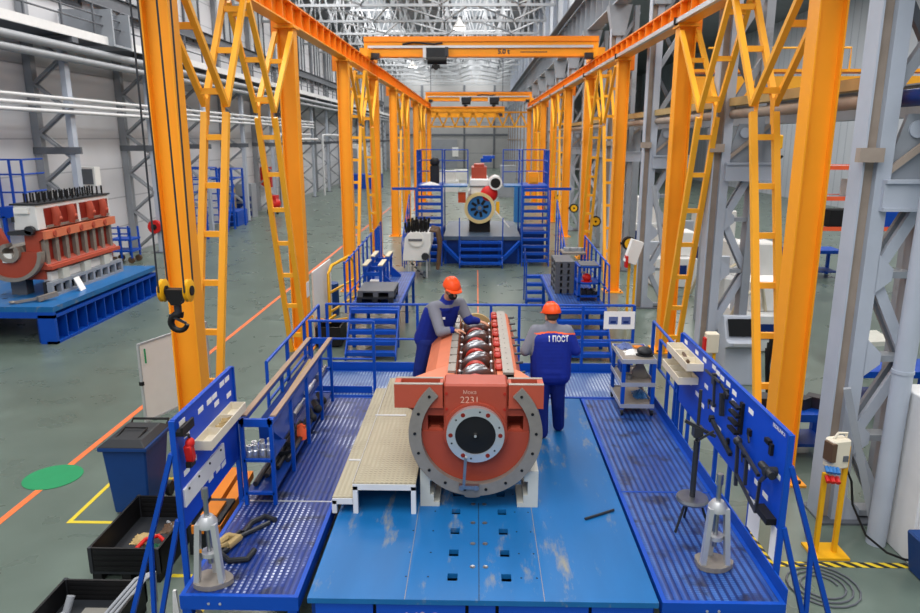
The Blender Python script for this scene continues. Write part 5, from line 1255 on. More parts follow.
for i, y in enumerate((18.3, 19.75)):
    t = thing('roller_stand', 'blue support stand with two pale strips on the left middle platform, %s one' % ('front' if i == 0 else 'rear'), 'stand', (-2.6, y, 1.0))
    for x in (-2.86, -2.46):
        MB().box(x-.05, x+.05, y-.45, y+.45, 1.55, 1.66).build('top_beam', 'blue', t)
        MB().box(x-.06, x+.06, y-.45, y+.45, 1.66, 1.69).build('wear_strip', 'cream', t, 'pale wear strip')
        for dy in (-.4, .4): MB().box(x-.035, x+.035, y+dy-.035, y+dy+.035, 1.0, 1.55).build('leg', 'blue', t)
    MB().box(-2.86, -2.46, y-.44, y-.38, 1.4, 1.5).build('cross_bar', 'blue', t)
    MB().box(-2.86, -2.46, y+.38, y+.44, 1.4, 1.5).build('cross_bar', 'blue', t)
    MB().prism([(-2.41, 1.0), (-2.15, 1.0), (-2.15, 1.06), (-2.41, 1.3)], 'y', y+.1, y+.16).build('gusset', 'blue', t)
solo(MB().box(-2.72, -2.5, 17.75, 17.95, 1.0, 1.3).box(-2.72, -2.5, 17.74, 17.75, 1.05, 1.08), 'slotted_block', 'white', 'small white ribbed block between pallet and roller stand', 'block')
solo(MB().bar((-3.9, 16.5, .95), (-3.86, 18.4, .95), .03, 1.6), 'white_panel', 'white', 'plain white panel standing beside the second left orange column', 'panel')  # a plain white panel
solo(MB().lathe([(.0, 0), (.29, 0), (.3, .3), (.29, .9), (0, .9)], (-4.15, 19.4, 0), 22), 'barrel', 'bin_blue', 'dark blue barrel standing behind the white panel', 'barrel')
yr = thing('yellow_barrier', 'yellow tube barrier beside the left middle platform', 'barrier', (-3.6, 18.5, 0))
MB().tube([(-3.75, 17.6, 0), (-3.75, 17.6, 1.5), (-3.7, 17.8, 1.68), (-3.5, 19.2, 1.7), (-3.42, 19.5, 1.5), (-3.42, 19.5, 0)], .04, 8).build('frame', 'yellow', yr)
for z in (.5, 1.0): MB().bar((-3.75, 17.6, z), (-3.42, 19.5, z), .05).build('cross_bar', 'yellow', yr)
bc = thing('cable_box', 'black open box with yellow rods on the floor left of the blue stairs', 'box', (-3.7, 16.9, 0))
MB().box(-3.8, -3.2, 16.1, 16.14, .05, .5).box(-3.8, -3.2, 16.9, 16.94, .05, .5).box(-3.8, -3.76, 16.14, 16.9, .05, .5).box(-3.24, -3.2, 16.14, 16.9, .05, .5).box(-3.76, -3.24, 16.14, 16.9, .05, .1).build('body', 'black', bc)
for x in (-3.72, -3.3): MB().cyl((x, 16.3, .0), (x, 16.3, .05), .05, 10).build('castor', 'black', bc)
for k in range(5):
    g = 2*pi*k/5
    solo(MB().bar((-3.6, 16.5, .55), (-3.6+.5*cos(g), 16.5+.35*sin(g), .62), .05), 'yellow_rod', 'yellow', 'yellow rod in the star laid over the black box by the stairs', 'rod', group='yellow rods over the black box')
sb = solo(MB().box(-3.94, -3.935, 15.75, 16.05, .0, .01) if False else MB().box(-3.93, -3.91, 15.95, 16.2, 1.25, 1.6), 'notice_plate', 'white', 'small white notice plate on the second left orange column', 'sign')
# ---- white cylinder head block on thin legs
ch = thing('cylinder_block', 'white engine head with dark studs on a grey leg frame beside the left tower stairs', 'engine', (-2.05, 25.4, 0))
MB().prism([(-2.6, .95), (-1.75, .95), (-1.6, 1.5), (-1.6, 1.95), (-2.35, 1.95), (-2.52, 1.75)], 'y', 24.7, 26.3).build('block', 'white_paint', ch, bevel=.02)
MB().cyl((-2.1, 24.72, 1.72), (-2.1, 24.64, 1.72), .26, 20).build('end_cover', 'white', ch)
MB().box(-2.38, -1.9, 24.62, 24.64, 1.66, 1.74).build('cover_slot', 'grey_dark', ch)
MB().cyl((-1.8, 24.72, 1.12), (-1.8, 24.6, 1.12), .13, 16).build('shaft_boss', 'dark_steel', ch)
for k in range(32):
    x = -2.46+.1*(k % 8); y = 24.85+.36*(k//8)
    MB().cyl((x, y, 1.93), (x-.05+.06*(k % 3), y-.05*(k % 2), 2.28+.05*(k % 3)), .04, 8).build('stud', 'black', ch)
for k in range(4):
    y = 24.95+.38*k
    MB().sector((0, y, 1.45), 'x', .2, .28, 100, 260, -1.66, -1.52, 10).build('pipe_bend', 'cap_red', ch, 'dark red side casting') if False else MB().tube([(-1.66, y, 2.0), (-1.4, y, 1.95), (-1.32, y, 1.5), (-1.38, y, .6)], .06, 8).build('side_pipe', 'brown', ch, 'brown side pipe')
for x in (-2.4, -1.75):
    for y in (24.8, 26.2): MB().box(x-.03, x+.03, y-.03, y+.03, .32, .95).build('leg', 'alu', ch)
for k in range(6): MB().bar((-2.3+.25*k*.4, 24.75, .85-.12*k), (-2.2+.25*k*.4, 24.75, .8-.12*k), .05).build('ladder_stud', 'dark_steel', ch)
ch.location.z -= .32
# ---- middle right station
stairs('steel_stairs', 'blue five step stairs up to the right middle platform behind the labelled railing', 1.75, 3.02, 15.1, 16.1, 1.0, 5)
platform('blue platform of the right middle station under the pallet stack', 1.86, 3.04, 16.12, 20.3, 'grate_right', legs=[(x, y) for x in (1.95, 2.95) for y in (16.2, 18.4, 20.2)])
railing('guard_railing', 'blue barred railing along the right middle platform beside the orange column', [[(3.1, 16.2, 1.0), (3.1, 16.4, 1.95), (3.1, 20.25, 2.12)]],
        [((3.1, y, .9), (3.1, y, 2.0+.03*i)) for i, y in enumerate((16.9, 17.6, 18.3, 19.0, 19.6, 20.25))], [[(3.1, 16.4, 1.35), (3.1, 20.25, 1.42)]])
for k in range(5):
    pallet('plastic_pallet', 'dark grey plastic pallet in the stack on the right middle platform, %s from the bottom' % (ORD[k] if k else 'first'), 2.0, 2.48, 17.7, 18.8, 1.0+.165*k, 'grey_dark', .16)
t2_ = thing('tool_trolley', 'blue trolley with red item and dark parts on the right middle platform', 'trolley', (2.7, 17.2, 1.0))
for x in (2.48, 2.96):
    for y in (16.85, 17.5): MB().box(x-.03, x+.03, y-.03, y+.03, 1.08, 1.85).cyl((x, y-.02, 1.045), (x, y+.02, 1.045), .042, 10).build('post', 'blue', t2_)
for z in (1.1, 1.42, 1.82): MB().box(2.45, 2.99, 16.82, 17.53, z, z+.04).build('shelf', 'blue', t2_)
MB().box(2.5, 2.94, 16.86, 17.5, 1.86, 1.88).build('top_mat', 'grey_dark', t2_)
solo(MB().ell((2.68, 17.0, 1.56), (.11, .11, .1)).lathe([(0, 0), (.13, 0), (.13, .02), (0, .02)], (2.68, 17.0, 1.46), 18), 'safety_helmet', 'red', 'red safety helmet on the middle shelf of the trolley by the pallet stack', 'helmet')
for k in range(3): solo(MB().obox((2.58+.14*k, 17.0, 1.2), (.12, .2, .12), (.2, .1*k, .3)), 'metal_part', 'dark_steel', 'dark metal part on the bottom shelf of the trolley by the pallet stack', 'part', group='dark parts on the trolley by the pallets')
t3_ = thing('tool_trolley', 'blue trolley with grey top standing beyond the pallet stack', 'trolley', (2.75, 21, 1.0))
for x in (2.42, 3.0):
    for y in (19.5, 20.1): MB().box(x-.03, x+.03, y-.03, y+.03, 1.0, 1.75).build('post', 'blue', t3_)
for z in (1.2, 1.72): MB().box(2.38, 3.02, 19.45, 20.15, z, z+.05).build('shelf', 'machined', t3_)
for k in range(3): solo(MB().obox((2.52+.18*k, 19.8, 1.81), (.14, .2, .1), (0, 0, .4*k)), 'metal_part', 'grey', 'grey metal part on top of the trolley beyond the pallet stack', 'part', group='grey parts on the far trolley')
stairs('steel_stairs', 'small blue side steps left of the pallet stack platform', 1.5, 2.06, 20.6, 21.4, .8, 4)
railing('guard_railing', 'thin blue handrail of the small side steps', [[(1.47, 20.5, 0), (1.47, 20.55, 1.3), (1.47, 21.4, 1.6), (1.47, 21.4, 0)]], [], [])
for i, y in enumerate((22.55, 29.15, 35.75, 42.35)):
    t = thing('cable_reel', 'yellow and black cable reel on the right gantry column, %s from the camera' % ORD[i], 'reel', (XR+.3, y, 1.3))
    cx = 3.2 if i == 0 else 3.1+.12*i
    cx = XR+.42; z = (1.6, 1.55, 1.45, 1.4)[i]
    MB().sector((cx, y-.1, z), 'y', .0, .22, 0, 360, y-.16, y+.02, 26).build('drum', 'black', t)
    MB().sector((cx, y-.1, z), 'y', .05, .16, 0, 360, y-.19, y-.16, 26).build('face', 'yellow', t, 'yellow face')
    MB().box(XR+.15, cx, y-.08, y+.0, z-.04, z+.04).build('bracket', 'dark', t)

# ================================================================== FAR STATION
fb = thing('assembly_bed', 'blue assembly bed of the far station carrying the white engine with blue flywheel', 'bed', (.14, 30, 0))
MB().box(-1.3, 1.72, 27.7, 33, .95, 1.1).build('top_plate', 'steel_blue', fb)
MB().box(-1.25, 1.66, 27.8, 32.9, 0, .95).build('core', 'deep_blue', fb)
for x in (-1.28, -.72, .1, .85, 1.6): MB().box(x, x+.1, 27.7, 27.8, 0, .95).build('front_rib', 'blue', fb)
for s, xa in ((-1, -1.4), (1, 1.7)): MB().bar((xa, 27.6, .9), (xa-s*.9, 27.0, .1), .12).build('brace', 'blue', fb)
railing('guard_railing', 'blue low railing with four treads in front of the far assembly bed', [[(-.65, 27.0, 0), (-.65, 27.0, 1.9)], [(1.0, 27.0, 0), (1.0, 27.0, 1.9)]], [], [[(-.65, 27.0, 1.1), (-.65, 27.7, 1.1)]])
stairs('steel_stairs', 'blue four step stairs in front of the far assembly bed', -.65, 1.0, 26.7, 27.6, .95, 4)
fe = thing('engine', 'white engine with blue spoked flywheel in cream ring on the far bed', 'engine', (.15, 30, 1.1))
fc = (.12, 29, 2.1)
MB().sector(fc, 'y', .49, .62, 0, 360, 28.75, 29.3, 40).build('bell_housing', 'ring_cream', fe, 'cream ring housing', bevel=.0)
MB().sector(fc, 'y', .0, .49, 0, 360, 28.85, 29.0, 40).build('flywheel', 'engine_blue', fe, 'blue flywheel')
for k in range(8):
    g = 2*pi*k/8+.2; MB().bar((fc[0]+.15*cos(g), 28.845, fc[2]+.15*sin(g)), (fc[0]+.37*cos(g), 28.845, fc[2]+.37*sin(g)), .11, .02, (0, 1, 0)).build('slot', 'black', fe)
MB().cyl((fc[0], 28.8, fc[2]), (fc[0], 28.86, fc[2]), .08, 16).build('hub', 'steel', fe)
MB().box(-.35, .6, 29.3, 32.2, 1.5, 2.7).box(-.28, .5, 29.0, 31.8, 2.6, 3.25).build('block', 'white_paint', fe, bevel=.05)
MB().box(-.3, .55, 28.95, 29.2, 1.12, 1.6).build('stand', 'black', fe)
MB().box(-.22, .4, 29.2, 31.0, 3.25, 3.7).box(-.12, .3, 29.3, 30.5, 3.7, 3.82).build('head_cover', 'red_primer', fe, 'red top cover')
MB().cyl((-.28, 28.98, 2.95), (.5, 28.98, 2.95), .03, 8).build('top_badge', 'grey_dark', fe)
MB().cyl((.75, 28.7, 3.1), (.75, 30.0, 3.1), .27, 22).build('air_pipe', 'white', fe)
MB().cyl((.75, 28.69, 3.1), (.75, 28.72, 3.1), .2, 22).build('pipe_mouth', 'black', fe, 'dark pipe mouth')
MB().ell((.5, 28.95, 2.65), (.35, .2, .33), 18, 12).build('side_cover', 'red', fe, 'red round cover')
MB().box(-.75, -.45, 28.95, 29.4, 2.3, 2.7).build('side_valve', 'piping', fe, 'orange side part')
MB().obox((.85, 28.9, 2.1), (.14, .2, .5)).build('side_filter', 'yellow', fe, 'yellow side part')
MB().bar((.75, 28.6, 2.0), (1.3, 28.3, 1.4), .04).build('lever', 'white', fe)
solo(MB().cyl((.4, 31, 3.85), (.4, 31, 4.0), .25, 14).box(.25, .75, 30.8, 31.2, 4.0, 4.12), 'blue_tool', 'blue', 'small blue device on top of the far white engine', 'device')
# towers with stairs on both sides
def tower(side):
    s = -1 if side == 'left' else 1
    xa, xb = (-2.35, -1.32) if s < 0 else (1.74, 2.82)
    t = thing('access_tower', 'blue access tower with stairs and upper railing %s of the far engine' % side, 'tower', ((xa+xb)/2, 28.6, 0))
    for x in (xa, xb-.05):
        MB().box(x, x+.05, 27.3, 27.35, 0, 3.0).build('front_post', 'blue', t)
        MB().box(x, x+.05, 30.2, 30.25, 0, 4.4).build('rear_post', 'blue', t)
        MB().prism([(27.2, 0), (27.5, 0), (28.3, 2.85), (28.3, 3.05), (28.0, 3.05)], 'x', x, x+.04).build('stringer', 'blue', t)
        MB().box(x, x+.05, 28.2, 28.25, 0, 4.4).build('mid_post', 'blue', t)
    for k in range(11):
        z = .26+.265*k; y = 27.25+.085*k
        MB().box(xa+.04, xb-.05, y, y+.22, z-.04, z).box(xa+.04, xb-.05, y, y+.02, z-.1, z-.04).build('tread', 'blue', t)
    MB().box(xa, xb, 28.2, 30.3, 2.93, 3.03).build('upper_deck', 'blue', t)
    i0, i1 = (xb, xb+.95) if s < 0 else (xa-.66, xa)
    MB().box(i0, i1, 28.3, 29.8, 2.96, 3.02).build('side_flap', 'bed_blue', t)
    o0, o1 = (xa-1.0, xa) if s < 0 else (xb, xb+.9)
    MB().box(o0, o1, 28.3, 28.36, 2.85, 2.95).build('outrigger', 'blue', t)
    for z in (3.5, 3.95, 4.38):
        for x in (xa+.02, xb-.02): MB().tube([(x, 28.2, z), (x, 30.25, z)], .022, 6).build('side_rail', 'blue', t)
        MB().tube([(xa, 30.25, z), (xb, 30.25, z)], .022, 6).build('rear_rail', 'blue', t)
    xg = xa if s < 0 else xb
    for k in range(8): MB().box(xg-.015, xg+.015, 28.3+.24*k, 28.32+.24*k, 3.03, 4.38).build('baluster', 'blue', t)
    i_e = i1 if s < 0 else i0
    for z in (3.5, 3.95, 4.38): MB().tube([((xb if s < 0 else xa), 29.8, z), (i_e, 29.8, z)], .02, 6).build('flap_rail', 'blue', t)
    MB().box(i_e-.02, i_e+.02, 29.78, 29.82, 3.0, 4.4).build('flap_post', 'blue', t)
    MB().box(xa+.05, xb-.05, 29.0, 30.2, .0, 1.2).build('base_cabinet', 'deep_blue', t)
    return t
tower('left'); tower('right')
rag('cloth', (-1.85, 28.6, 3.03), .35, .25, .15, 'white', 'crumpled white sheet on the deck of the left access tower', 21)
solo(MB().box(-1.9, -1.55, 29.4, 29.9, 3.03, 3.75).ell((-1.72, 29.6, 3.9), (.2, .2, .2)), 'dark_machine', 'dark', 'dark machine standing on the left access tower deck', 'machine')
solo(MB().box(2.1, 2.5, 29.3, 29.8, 3.03, 3.5).box(2.15, 2.45, 29.25, 29.3, 3.1, 3.35), 'orange_unit', 'orange', 'small orange unit on the right access tower deck', 'unit')
for s, x in ((-1, -2.75), (1, 3.0)):
    y0_ = 23.6 if s > 0 else 26.0
    railing('guard_railing', 'sloping blue handrail outside the %s access tower' % ('left' if s < 0 else 'right'), [[(x, y0_, .2), (x, y0_, 1.1), (x, y0_+3.2, 2.6), (x, y0_+3.2, .2)]], [((x, y0_+.8*k, 0), (x, y0_+.8*k, 1.1+.37*k)) for k in range(1, 4)], [[(x, y0_, .6), (x, y0_+3.2, 2.1)]])
for k, (x, y, w) in enumerate(((-2.9, 66, 1.2), (2.6, 60, .8))):
    solo(MB().box(x-w, x+w, y, y+2, 0, 1.0).box(x-w*.8, x+w*.8, y+.2, y+1.8, 1.0, 1.9 if k == 0 else 2.6), 'machine_unit', 'white_paint' if k == 0 else 'grey', ['low white machine far behind the engine on the left', 'grey machine far behind the engine on the right'][k], 'machine')
solo(MB().box(2.2, 2.8, 42, 42.6, 0, 2.2), 'blue_cabinet', 'engine_blue', 'light blue cabinet far behind the right access tower', 'cabinet')
solo(MB().box(-2.4, -.9, 76, 77, 0, 1.6).box(-2.2, -1.1, 75.9, 76, .5, 1.4), 'white_machine', 'white', 'white bright machine far down the aisle', 'machine')

# ================================================================== LEFT ENGINE STATION
sl = thing('engine_stand', 'low blue ribbed steel stand at the left carrying the tall red and white engine', 'stand', (-12, 19, 0))
MB().box(-14.9, -10.1, 16.25, 21.9, .62, .72).build('top_plate', 'bed_blue', sl)
MB().box(-14.8, -10.3, 16.3, 21.8, .56, .62).build('under_plate', 'blue', sl)
MB().box(-14.9, -10.1, 16.25, 16.33, .5, .62).build('front_beam', 'blue', sl)
MB().box(-10.5, -10.1, 16.25, 16.35, 0, .56).build('front_leg', 'blue', sl)
MB().box(-10.6, -10.35, 16.35, 21.85, .0, .6).build('side_core', 'deep_blue', sl)
MB().box(-10.35, -10.1, 16.25, 21.9, .5, .56).box(-10.35, -10.1, 16.25, 21.9, 0, .05).build('side_flange', 'blue', sl)
for k in range(13): MB().box(-10.35, -10.12, 16.3+.46*k, 16.34+.46*k, .05, .5).build('rib', 'blue', sl)
for k in range(8): MB().box(-11.9-.35*(k % 2), -11.8-.35*(k % 2), 16.6+.5*(k//2), 16.7+.5*(k//2), .721, .724).build('slot', 'black', sl)
for o in kids(sl):
    for v in o.data.vertices: v.co.z *= 1.28
le = thing('vee_engine', 'tall red and white engine block with black studs on the left blue stand', 'engine', (-11.3, 19.5, .72))
ec = (-11.55, 17.3, 2.0); ER = .82
MB().sector(ec, 'y', ER-.1, ER, 110, 362, 17.2, 17.4, 48).build('flange_ring', 'machined', le, 'grey machined ring')
MB().sector(ec, 'y', .26, ER-.1, 110, 362, 17.3, 17.5, 48).build('end_wall', 'red_primer', le)
MB().sector(ec, 'y', .16, .27, 100, 400, 17.2, 17.5, 28).sector((ec[0], 0, ec[2]), 'y', .16, .3, 150, 390, 17.4, 21.5, 24).build('bearing_saddle', 'machined', le, 'grey bearing saddle')
MB().box(-11.75, -11.5, 17.24, 17.29, 1.72, 1.98).build('paper_note', 'paper', le, 'white paper note')
MB().box(-11.95, -10.85, 17.5, 21.9, 1.2, 1.55).prism([(-11.0, 1.5), (-10.72, 1.5), (-10.72, 1.62), (-10.85, 1.75), (-10.85, 2.3), (-10.72, 2.4), (-10.72, 2.58), (-11.0, 2.62), (-11.2, 2.62), (-11.2, 1.5)], 'y', 17.4, 21.9).build('crankcase', 'red_primer', le)
MB().box(-10.72, -10.6, 17.4, 21.9, 1.5, 1.6).build('lower_flange', 'red_light', le)
MB().box(-10.72, -10.66, 17.4, 21.9, 2.36, 2.6).build('upper_flange', 'salmon', le)
for k in range(5): MB().cyl((-10.66, 17.9+.8*k, 2.48), (-10.63, 17.9+.8*k, 2.48), .09, 14).build('flange_boss', 'red_primer', le)
for k in range(8): MB().box(-10.85, -10.74, 17.5+.58*k, 17.68+.58*k, 1.62, 2.36).build('rib', 'machined', le, 'grey machined rib')
for k in range(7): MB().box(-10.86, -10.83, 17.7+.58*k, 18.06+.58*k, 1.72, 2.28).build('opening', 'deep_red', le, 'dark red opening')
MB().box(-10.95, -10.75, 17.6, 21.6, .98, 1.4).build('lower_body', 'white_paint', le)
for k in range(3): MB().box(-10.75, -10.62, 18.0+1.35*k, 18.4+1.35*k, 1.15, 1.45).build('lug_block', 'offwhite_block', le)
bx0, bx1 = -11.4, -10.78
MB().prism([(bx0, 2.62), (bx1, 2.62), (bx1-.02, 3.32), (bx0+.05, 3.32)], 'y', 17.35, 21.9).build('cylinder_bank', 'white_paint', le, 'white cylinder bank', bevel=.02)
for k in range(2):
    y0_ = 17.75+2.1*k
    MB().box(bx1-.02, bx1+.008, y0_, y0_+1.9, 2.68, 3.2).build('window', 'deep_red', le, 'dark red window recess')
    MB().box(bx1-.01, bx1+.03, y0_, y0_+1.9, 2.66, 2.72).build('window_sill', 'machined', le)
    for j in range(2):
        y = y0_+.5+.9*j
        MB().tube([(bx1+.0, y, 3.2), (bx1+.06, y, 3.0), (bx1+.06, y, 2.9), (bx1, y, 2.7)], .13, 12).build('liner', 'red_primer', le, 'red cylinder liner')
        MB().ell((bx1+.15, y, 2.88), .07).build('liner_boss', 'red_light', le)
MB().box(bx0-.02, bx1+.02, 17.3, 21.95, 3.32, 3.36).build('deck_gasket', 'dark', le)
for k in range(26):
    y = 17.6+.165*k
    for x in ((bx0+.15, bx1-.12) if k % 2 else (bx0+.3,)): MB().cyl((x, y, 3.36), (x, y, 3.62), .026, 8).build('stud', 'black', le)
MB().box(-11.3, -10.95, 17.25, 17.36, 3.1, 3.25).build('end_badge', 'white', le)
MB().cyl((-10.95, 17.3, 2.64), (-10.95, 17.2, 2.64), .12, 16).build('end_boss', 'dark_steel', le)
MB().prism([(-11.5, 2.5), (-10.9, 2.5), (-10.9, 2.6), (-11.1, 2.66), (-11.5, 2.6)], 'y', 17.2, 17.36).build('end_bracket', 'dark_steel', le)
MB().box(-11.42, -11.36, 17.3, 17.4, 2.85, 3.0).build('side_plug', 'dark', le)
rk2 = thing('support_rack', 'grey steel support beam with square holes under the tall left engine', 'support', (-10.75, 19.5, .72))
rb_ = MB(); x = -10.62
MB().box(-10.75, -10.62, 17.3, 22.0, .72, .8).box(-10.75, -10.62, 17.3, 22.0, 1.06, 1.15).build('rail', 'grey', rk2)
for k in range(10): MB().box(-10.75, -10.62, 17.3+.51*k, 17.42+.51*k, .8, 1.06).build('web', 'grey', rk2)
MB().box(-10.85, -10.78, 17.3, 22, .72, 1.15).build('back_plate', 'dark', rk2)
solo(MB().box(-11.95, -11.55, 17.6, 17.9, .922, 1.36), 'support_block', 'grey_dark', 'dark steel block under the front end of the tall left engine', 'support')
solo(MB().box(-11.95, -11.1, 20.2, 20.6, .922, 1.36), 'support_block', 'dark_steel', 'dark steel block under the rear end of the tall left engine', 'support')
solo(MB().bar((-10.75, 16.75, 1.0), (-10.5, 17.15, 1.06), .1, .12).bar((-11.2, 16.55, .96), (-10.6, 17.0, 1.02), .06, .06).bar((-11.0, 16.9, .96), (-10.6, 16.85, 1.0), .06, .05).ell((-11.25, 16.52, .97), (.08, .05, .04)), 'screw_jack', 'machined', 'grey scissor jack lying on the left blue stand before the engine', 'jack')
solo(MB().obox((-10.5, 18.2, 1.1), (.02, .3, .38), (0, -.4, .1)), 'paper_tag', 'paper', 'white paper tag leaning on the support beam of the left engine', 'tag')
for root in (le, rk2):
    for o in kids(root):
        for v in o.data.vertices:
            yy = v.co.y+root.location.y
            if yy > 17.3: v.co.y = 17.3+(yy-17.3)*.78-root.location.y
            v.co.z *= .89
    root.location.z = .922; root.location.x -= .08
# blue work platform behind left
bp = thing('work_platform', 'blue raised work platform with railing at the far left behind the engine', 'platform', (-14.4, 22.8, 0))
MB().box(-14.95, -14.05, 22.0, 23.2, 2.4, 2.75).build('deck', 'blue', bp)
for x in (-14.85, -14.12):
    for y in (22.05, 23.1): MB().box(x-.05, x+.05, y-.05, y+.05, 0, 2.45).build('leg', 'blue', bp)
for z in (3.2, 3.75, 4.2): MB().tube([(-14.88, 22.05, z), (-14.08, 22.05, z), (-14.08, 23.15, z)], .03, 6).build('rail', 'blue', bp)
for x in (-14.85, -14.47, -14.08): MB().box(x-.03, x+.03, 22.02, 22.08, 2.75, 4.2).build('post', 'blue', bp)
MB().bar((-14.12, 22.1, 2.4), (-14.12, 23.0, .1), .1).build('stair_stringer', 'blue', bp)
# cart, hose reel, cabinets along the wall
ct = thing('blue_cart', 'blue parts cart with orange castors right behind the tall left engine', 'cart', (-13.6, 28, 0))
for z in (.45, .9): MB().box(-14.5, -13.6, 27.5, 28.3, z, z+.07).build('shelf', 'blue', ct)
for x in (-14.45, -14.05, -13.65):
    for y in (27.55, 28.25): MB().box(x-.03, x+.03, y-.03, y+.03, .2, 1.4).build('post', 'blue', ct)
for z in (1.15, 1.38): MB().box(-14.48, -13.62, 27.52, 27.58, z, z+.05).build('side_bar', 'blue', ct)
for x in (-14.4, -13.7): MB().cyl((x, 27.55, .13), (x, 27.65, .13), .13, 14).cyl((x, 28.15, .13), (x, 28.25, .13), .13, 14).build('castor', 'brown', ct, 'brown castor')
hr_ = thing('hose_reel', 'red hose reel on the grey column behind the cart', 'hose reel', (-13.5, 30.1, .8))
MB().sector((-13.78, 0, 1.15), 'y', .0, .28, 0, 360, 30.0, 30.2, 26).build('drum', 'red', hr_)
MB().sector((-13.78, 0, 1.15), 'y', .0, .12, 0, 360, 29.95, 30.0, 18).build('hub', 'black', hr_, 'black hub')
MB().box(-13.75, -13.6, 30.2, 30.26, 1.05, 1.25).build('bracket', 'red', hr_)
def box_thing(name, x0, x1, y0, y1, z0, z1, m, label, cat, front=None):
    t = thing(name, label, cat, ((x0+x1)/2, (y0+y1)/2, z0))
    MB().box(x0, x1, y0, y1, z0, z1).build('body', m, t, bevel=.01)
    if front: MB().box(x0+.08, x1-.08, y0-.03, y0, z0+.1*(z1-z0), z1-.1*(z1-z0)).build('front', front, t)
    return t
box_thing('wall_heater', -14.98, -14.2, 26.5, 26.9, 3.1, 3.8, 'white', 'white framed vent box on the left wall above the tall engine', 'vent', 'grey_dark')
box_thing('wall_heater', -14.98, -14.4, 33.2, 33.6, 3.7, 4.4, 'white', 'white framed vent box on the left wall behind the hoist column', 'vent', 'grey')
pcab = box_thing('parts_cabinet', -14.9, -13.9, 44, 45, 0, 2.1, 'grey', 'grey parts cabinet with rows of blue bins along the left wall', 'cabinet')
for z in (.15, .6, 1.05):
    for k in range(4): MB().box(-14.85+.23*k, -14.65+.23*k, 43.9, 44, z, z+.3).build('drawer_bin', 'navy', pcab, 'dark blue bin')
box_thing('board_panel', -14.95, -14.75, 43.2, 43.5, 0, 2.0, 'tan', 'tan board leaning beside the grey parts cabinet', 'board')
box_thing('red_cabinet', -14.99, -14.3, 49.6, 50.1, 1.5, 2.9, 'red', 'red fire cabinet on the left wall above the red compressor', 'cabinet')
rc = thing('red_compressor', 'red compressor on wheels beside the grey parts cabinet', 'compressor', (-13.3, 46.6, 0))
MB().ell((-13.3, 46.6, .65), (.45, .55, .4)).box(-13.55, -13.05, 46.2, 47, .8, 1.2).build('body', 'red', rc)
for x in (-13.6, -13.0): MB().cyl((x-.05, 46.3, .16), (x+.05, 46.3, .16), .16, 14).build('wheel', 'black', rc)
box_thing('tool_bench', -14.2, -13.4, 39.6, 41.4, 0, .85, 'blue', 'blue low steel bench on the left before the grey parts cabinet', 'bench', 'navy')
for i, (y, h) in enumerate(((34.5, 3.4), (38.5, 3.2))):
    t = thing('ladder_tower', 'blue ladder tower by the left wall seen through the yellow brace, %s one' % ('nearer' if i == 0 else 'farther'), 'tower', (-13.8, y, 0))
    for x in (-14.5, -13.2):
        for yy in (y, y+1.8): MB().box(x-.05, x+.05, yy-.05, yy+.05, 0, h).build('post', 'blue', t)
    for k in range(7): MB().box(-14.5, -13.2, y-.02+.05*k, y+.2+.05*k, .35+.38*k, .4+.38*k).build('tread', 'blue', t)
    for z in (h-.5, h): MB().tube([(-14.5, y, z), (-13.2, y, z), (-13.2, y+1.8, z), (-14.5, y+1.8, z)], .04, 6).build('rail', 'blue', t)
    MB().bar((-13.2, y-1.2, 0), (-13.2, y+.2, 2.4), .08).build('brace', 'blue', t)
box_thing('blue_container', -12.6, -9.4, 70, 72, 0, 1.4, 'blue', 'long low blue container far down the left side', 'container')
for i, (x, y) in enumerate(((-13.0, 75.5), (-13.0, 81.5), (-12.9, 93), (-11.5, 104))):
    box_thing('white_silo', x-.6, x+.6, y, y+1, 0, 4.2-.3*i, 'white', 'tall white housing along the left wall far away, %s in view' % (ORD[i] if i else 'first'), 'housing', 'grey')
# ================================================================== RIGHT BAY
ac = thing('bridge_crane', 'yellow orange bridge crane crossing the right neighbouring bay', 'crane', (12, 21, 5.7))
MB().box(5.9, 24, 20.6, 21.0, 5.95, 6.5).build('girder', 'yellow_orange', ac)
MB().box(5.9, 24, 20.5, 21.1, 6.6, 6.68).box(5.9, 24, 20.5, 21.1, 5.88, 5.95).build('flange', 'orange', ac)
MB().box(5.9, 6.4, 19.6, 22, 5.6, 5.95).build('end_carriage', 'yellow_orange', ac)
MB().tube([(6.2, 20.3, 7.2), (10, 20.3, 7.2), (10, 20.3, 6.6)], .03, 6).build('hand_rail', 'yellow_orange', ac)
ab = solo(MB().ibeam((6.1, 8, 5.35), (6.1, 60, 5.35), .45, .3), 'crane_runway', 'grey', 'grey runway beam in the right bay under the yellow orange crane', 'beam')
for i in range(6):
    y = 10+9*i
    solo(MB().box(5.98, 6.22, y-.12, y+.12, 0, 5.12), 'runway_post', 'grey', 'grey post carrying the runway beam of the right bay', 'post', group='runway posts of the right bay')
hk2 = thing('crane_hook', 'small yellow hook block hanging in the right bay beside the nearest column', 'hook', (7.4, 18.2, 3.7))
MB().obox((7.78, 19.0, 4.75), (.2, .14, .36)).build('block', 'yellow', hk2, bevel=.03)
MB().tube([(7.78, 19, 4.6), (7.78, 19, 4.4), (7.86, 19, 4.33), (7.92, 19, 4.4)], .035, 8).build('hook', 'black', hk2)
MB().tube([(7.78, 19, 4.9), (7.78, 20.75, 5.95)], .02, 6).build('rope', 'dark_steel', hk2)
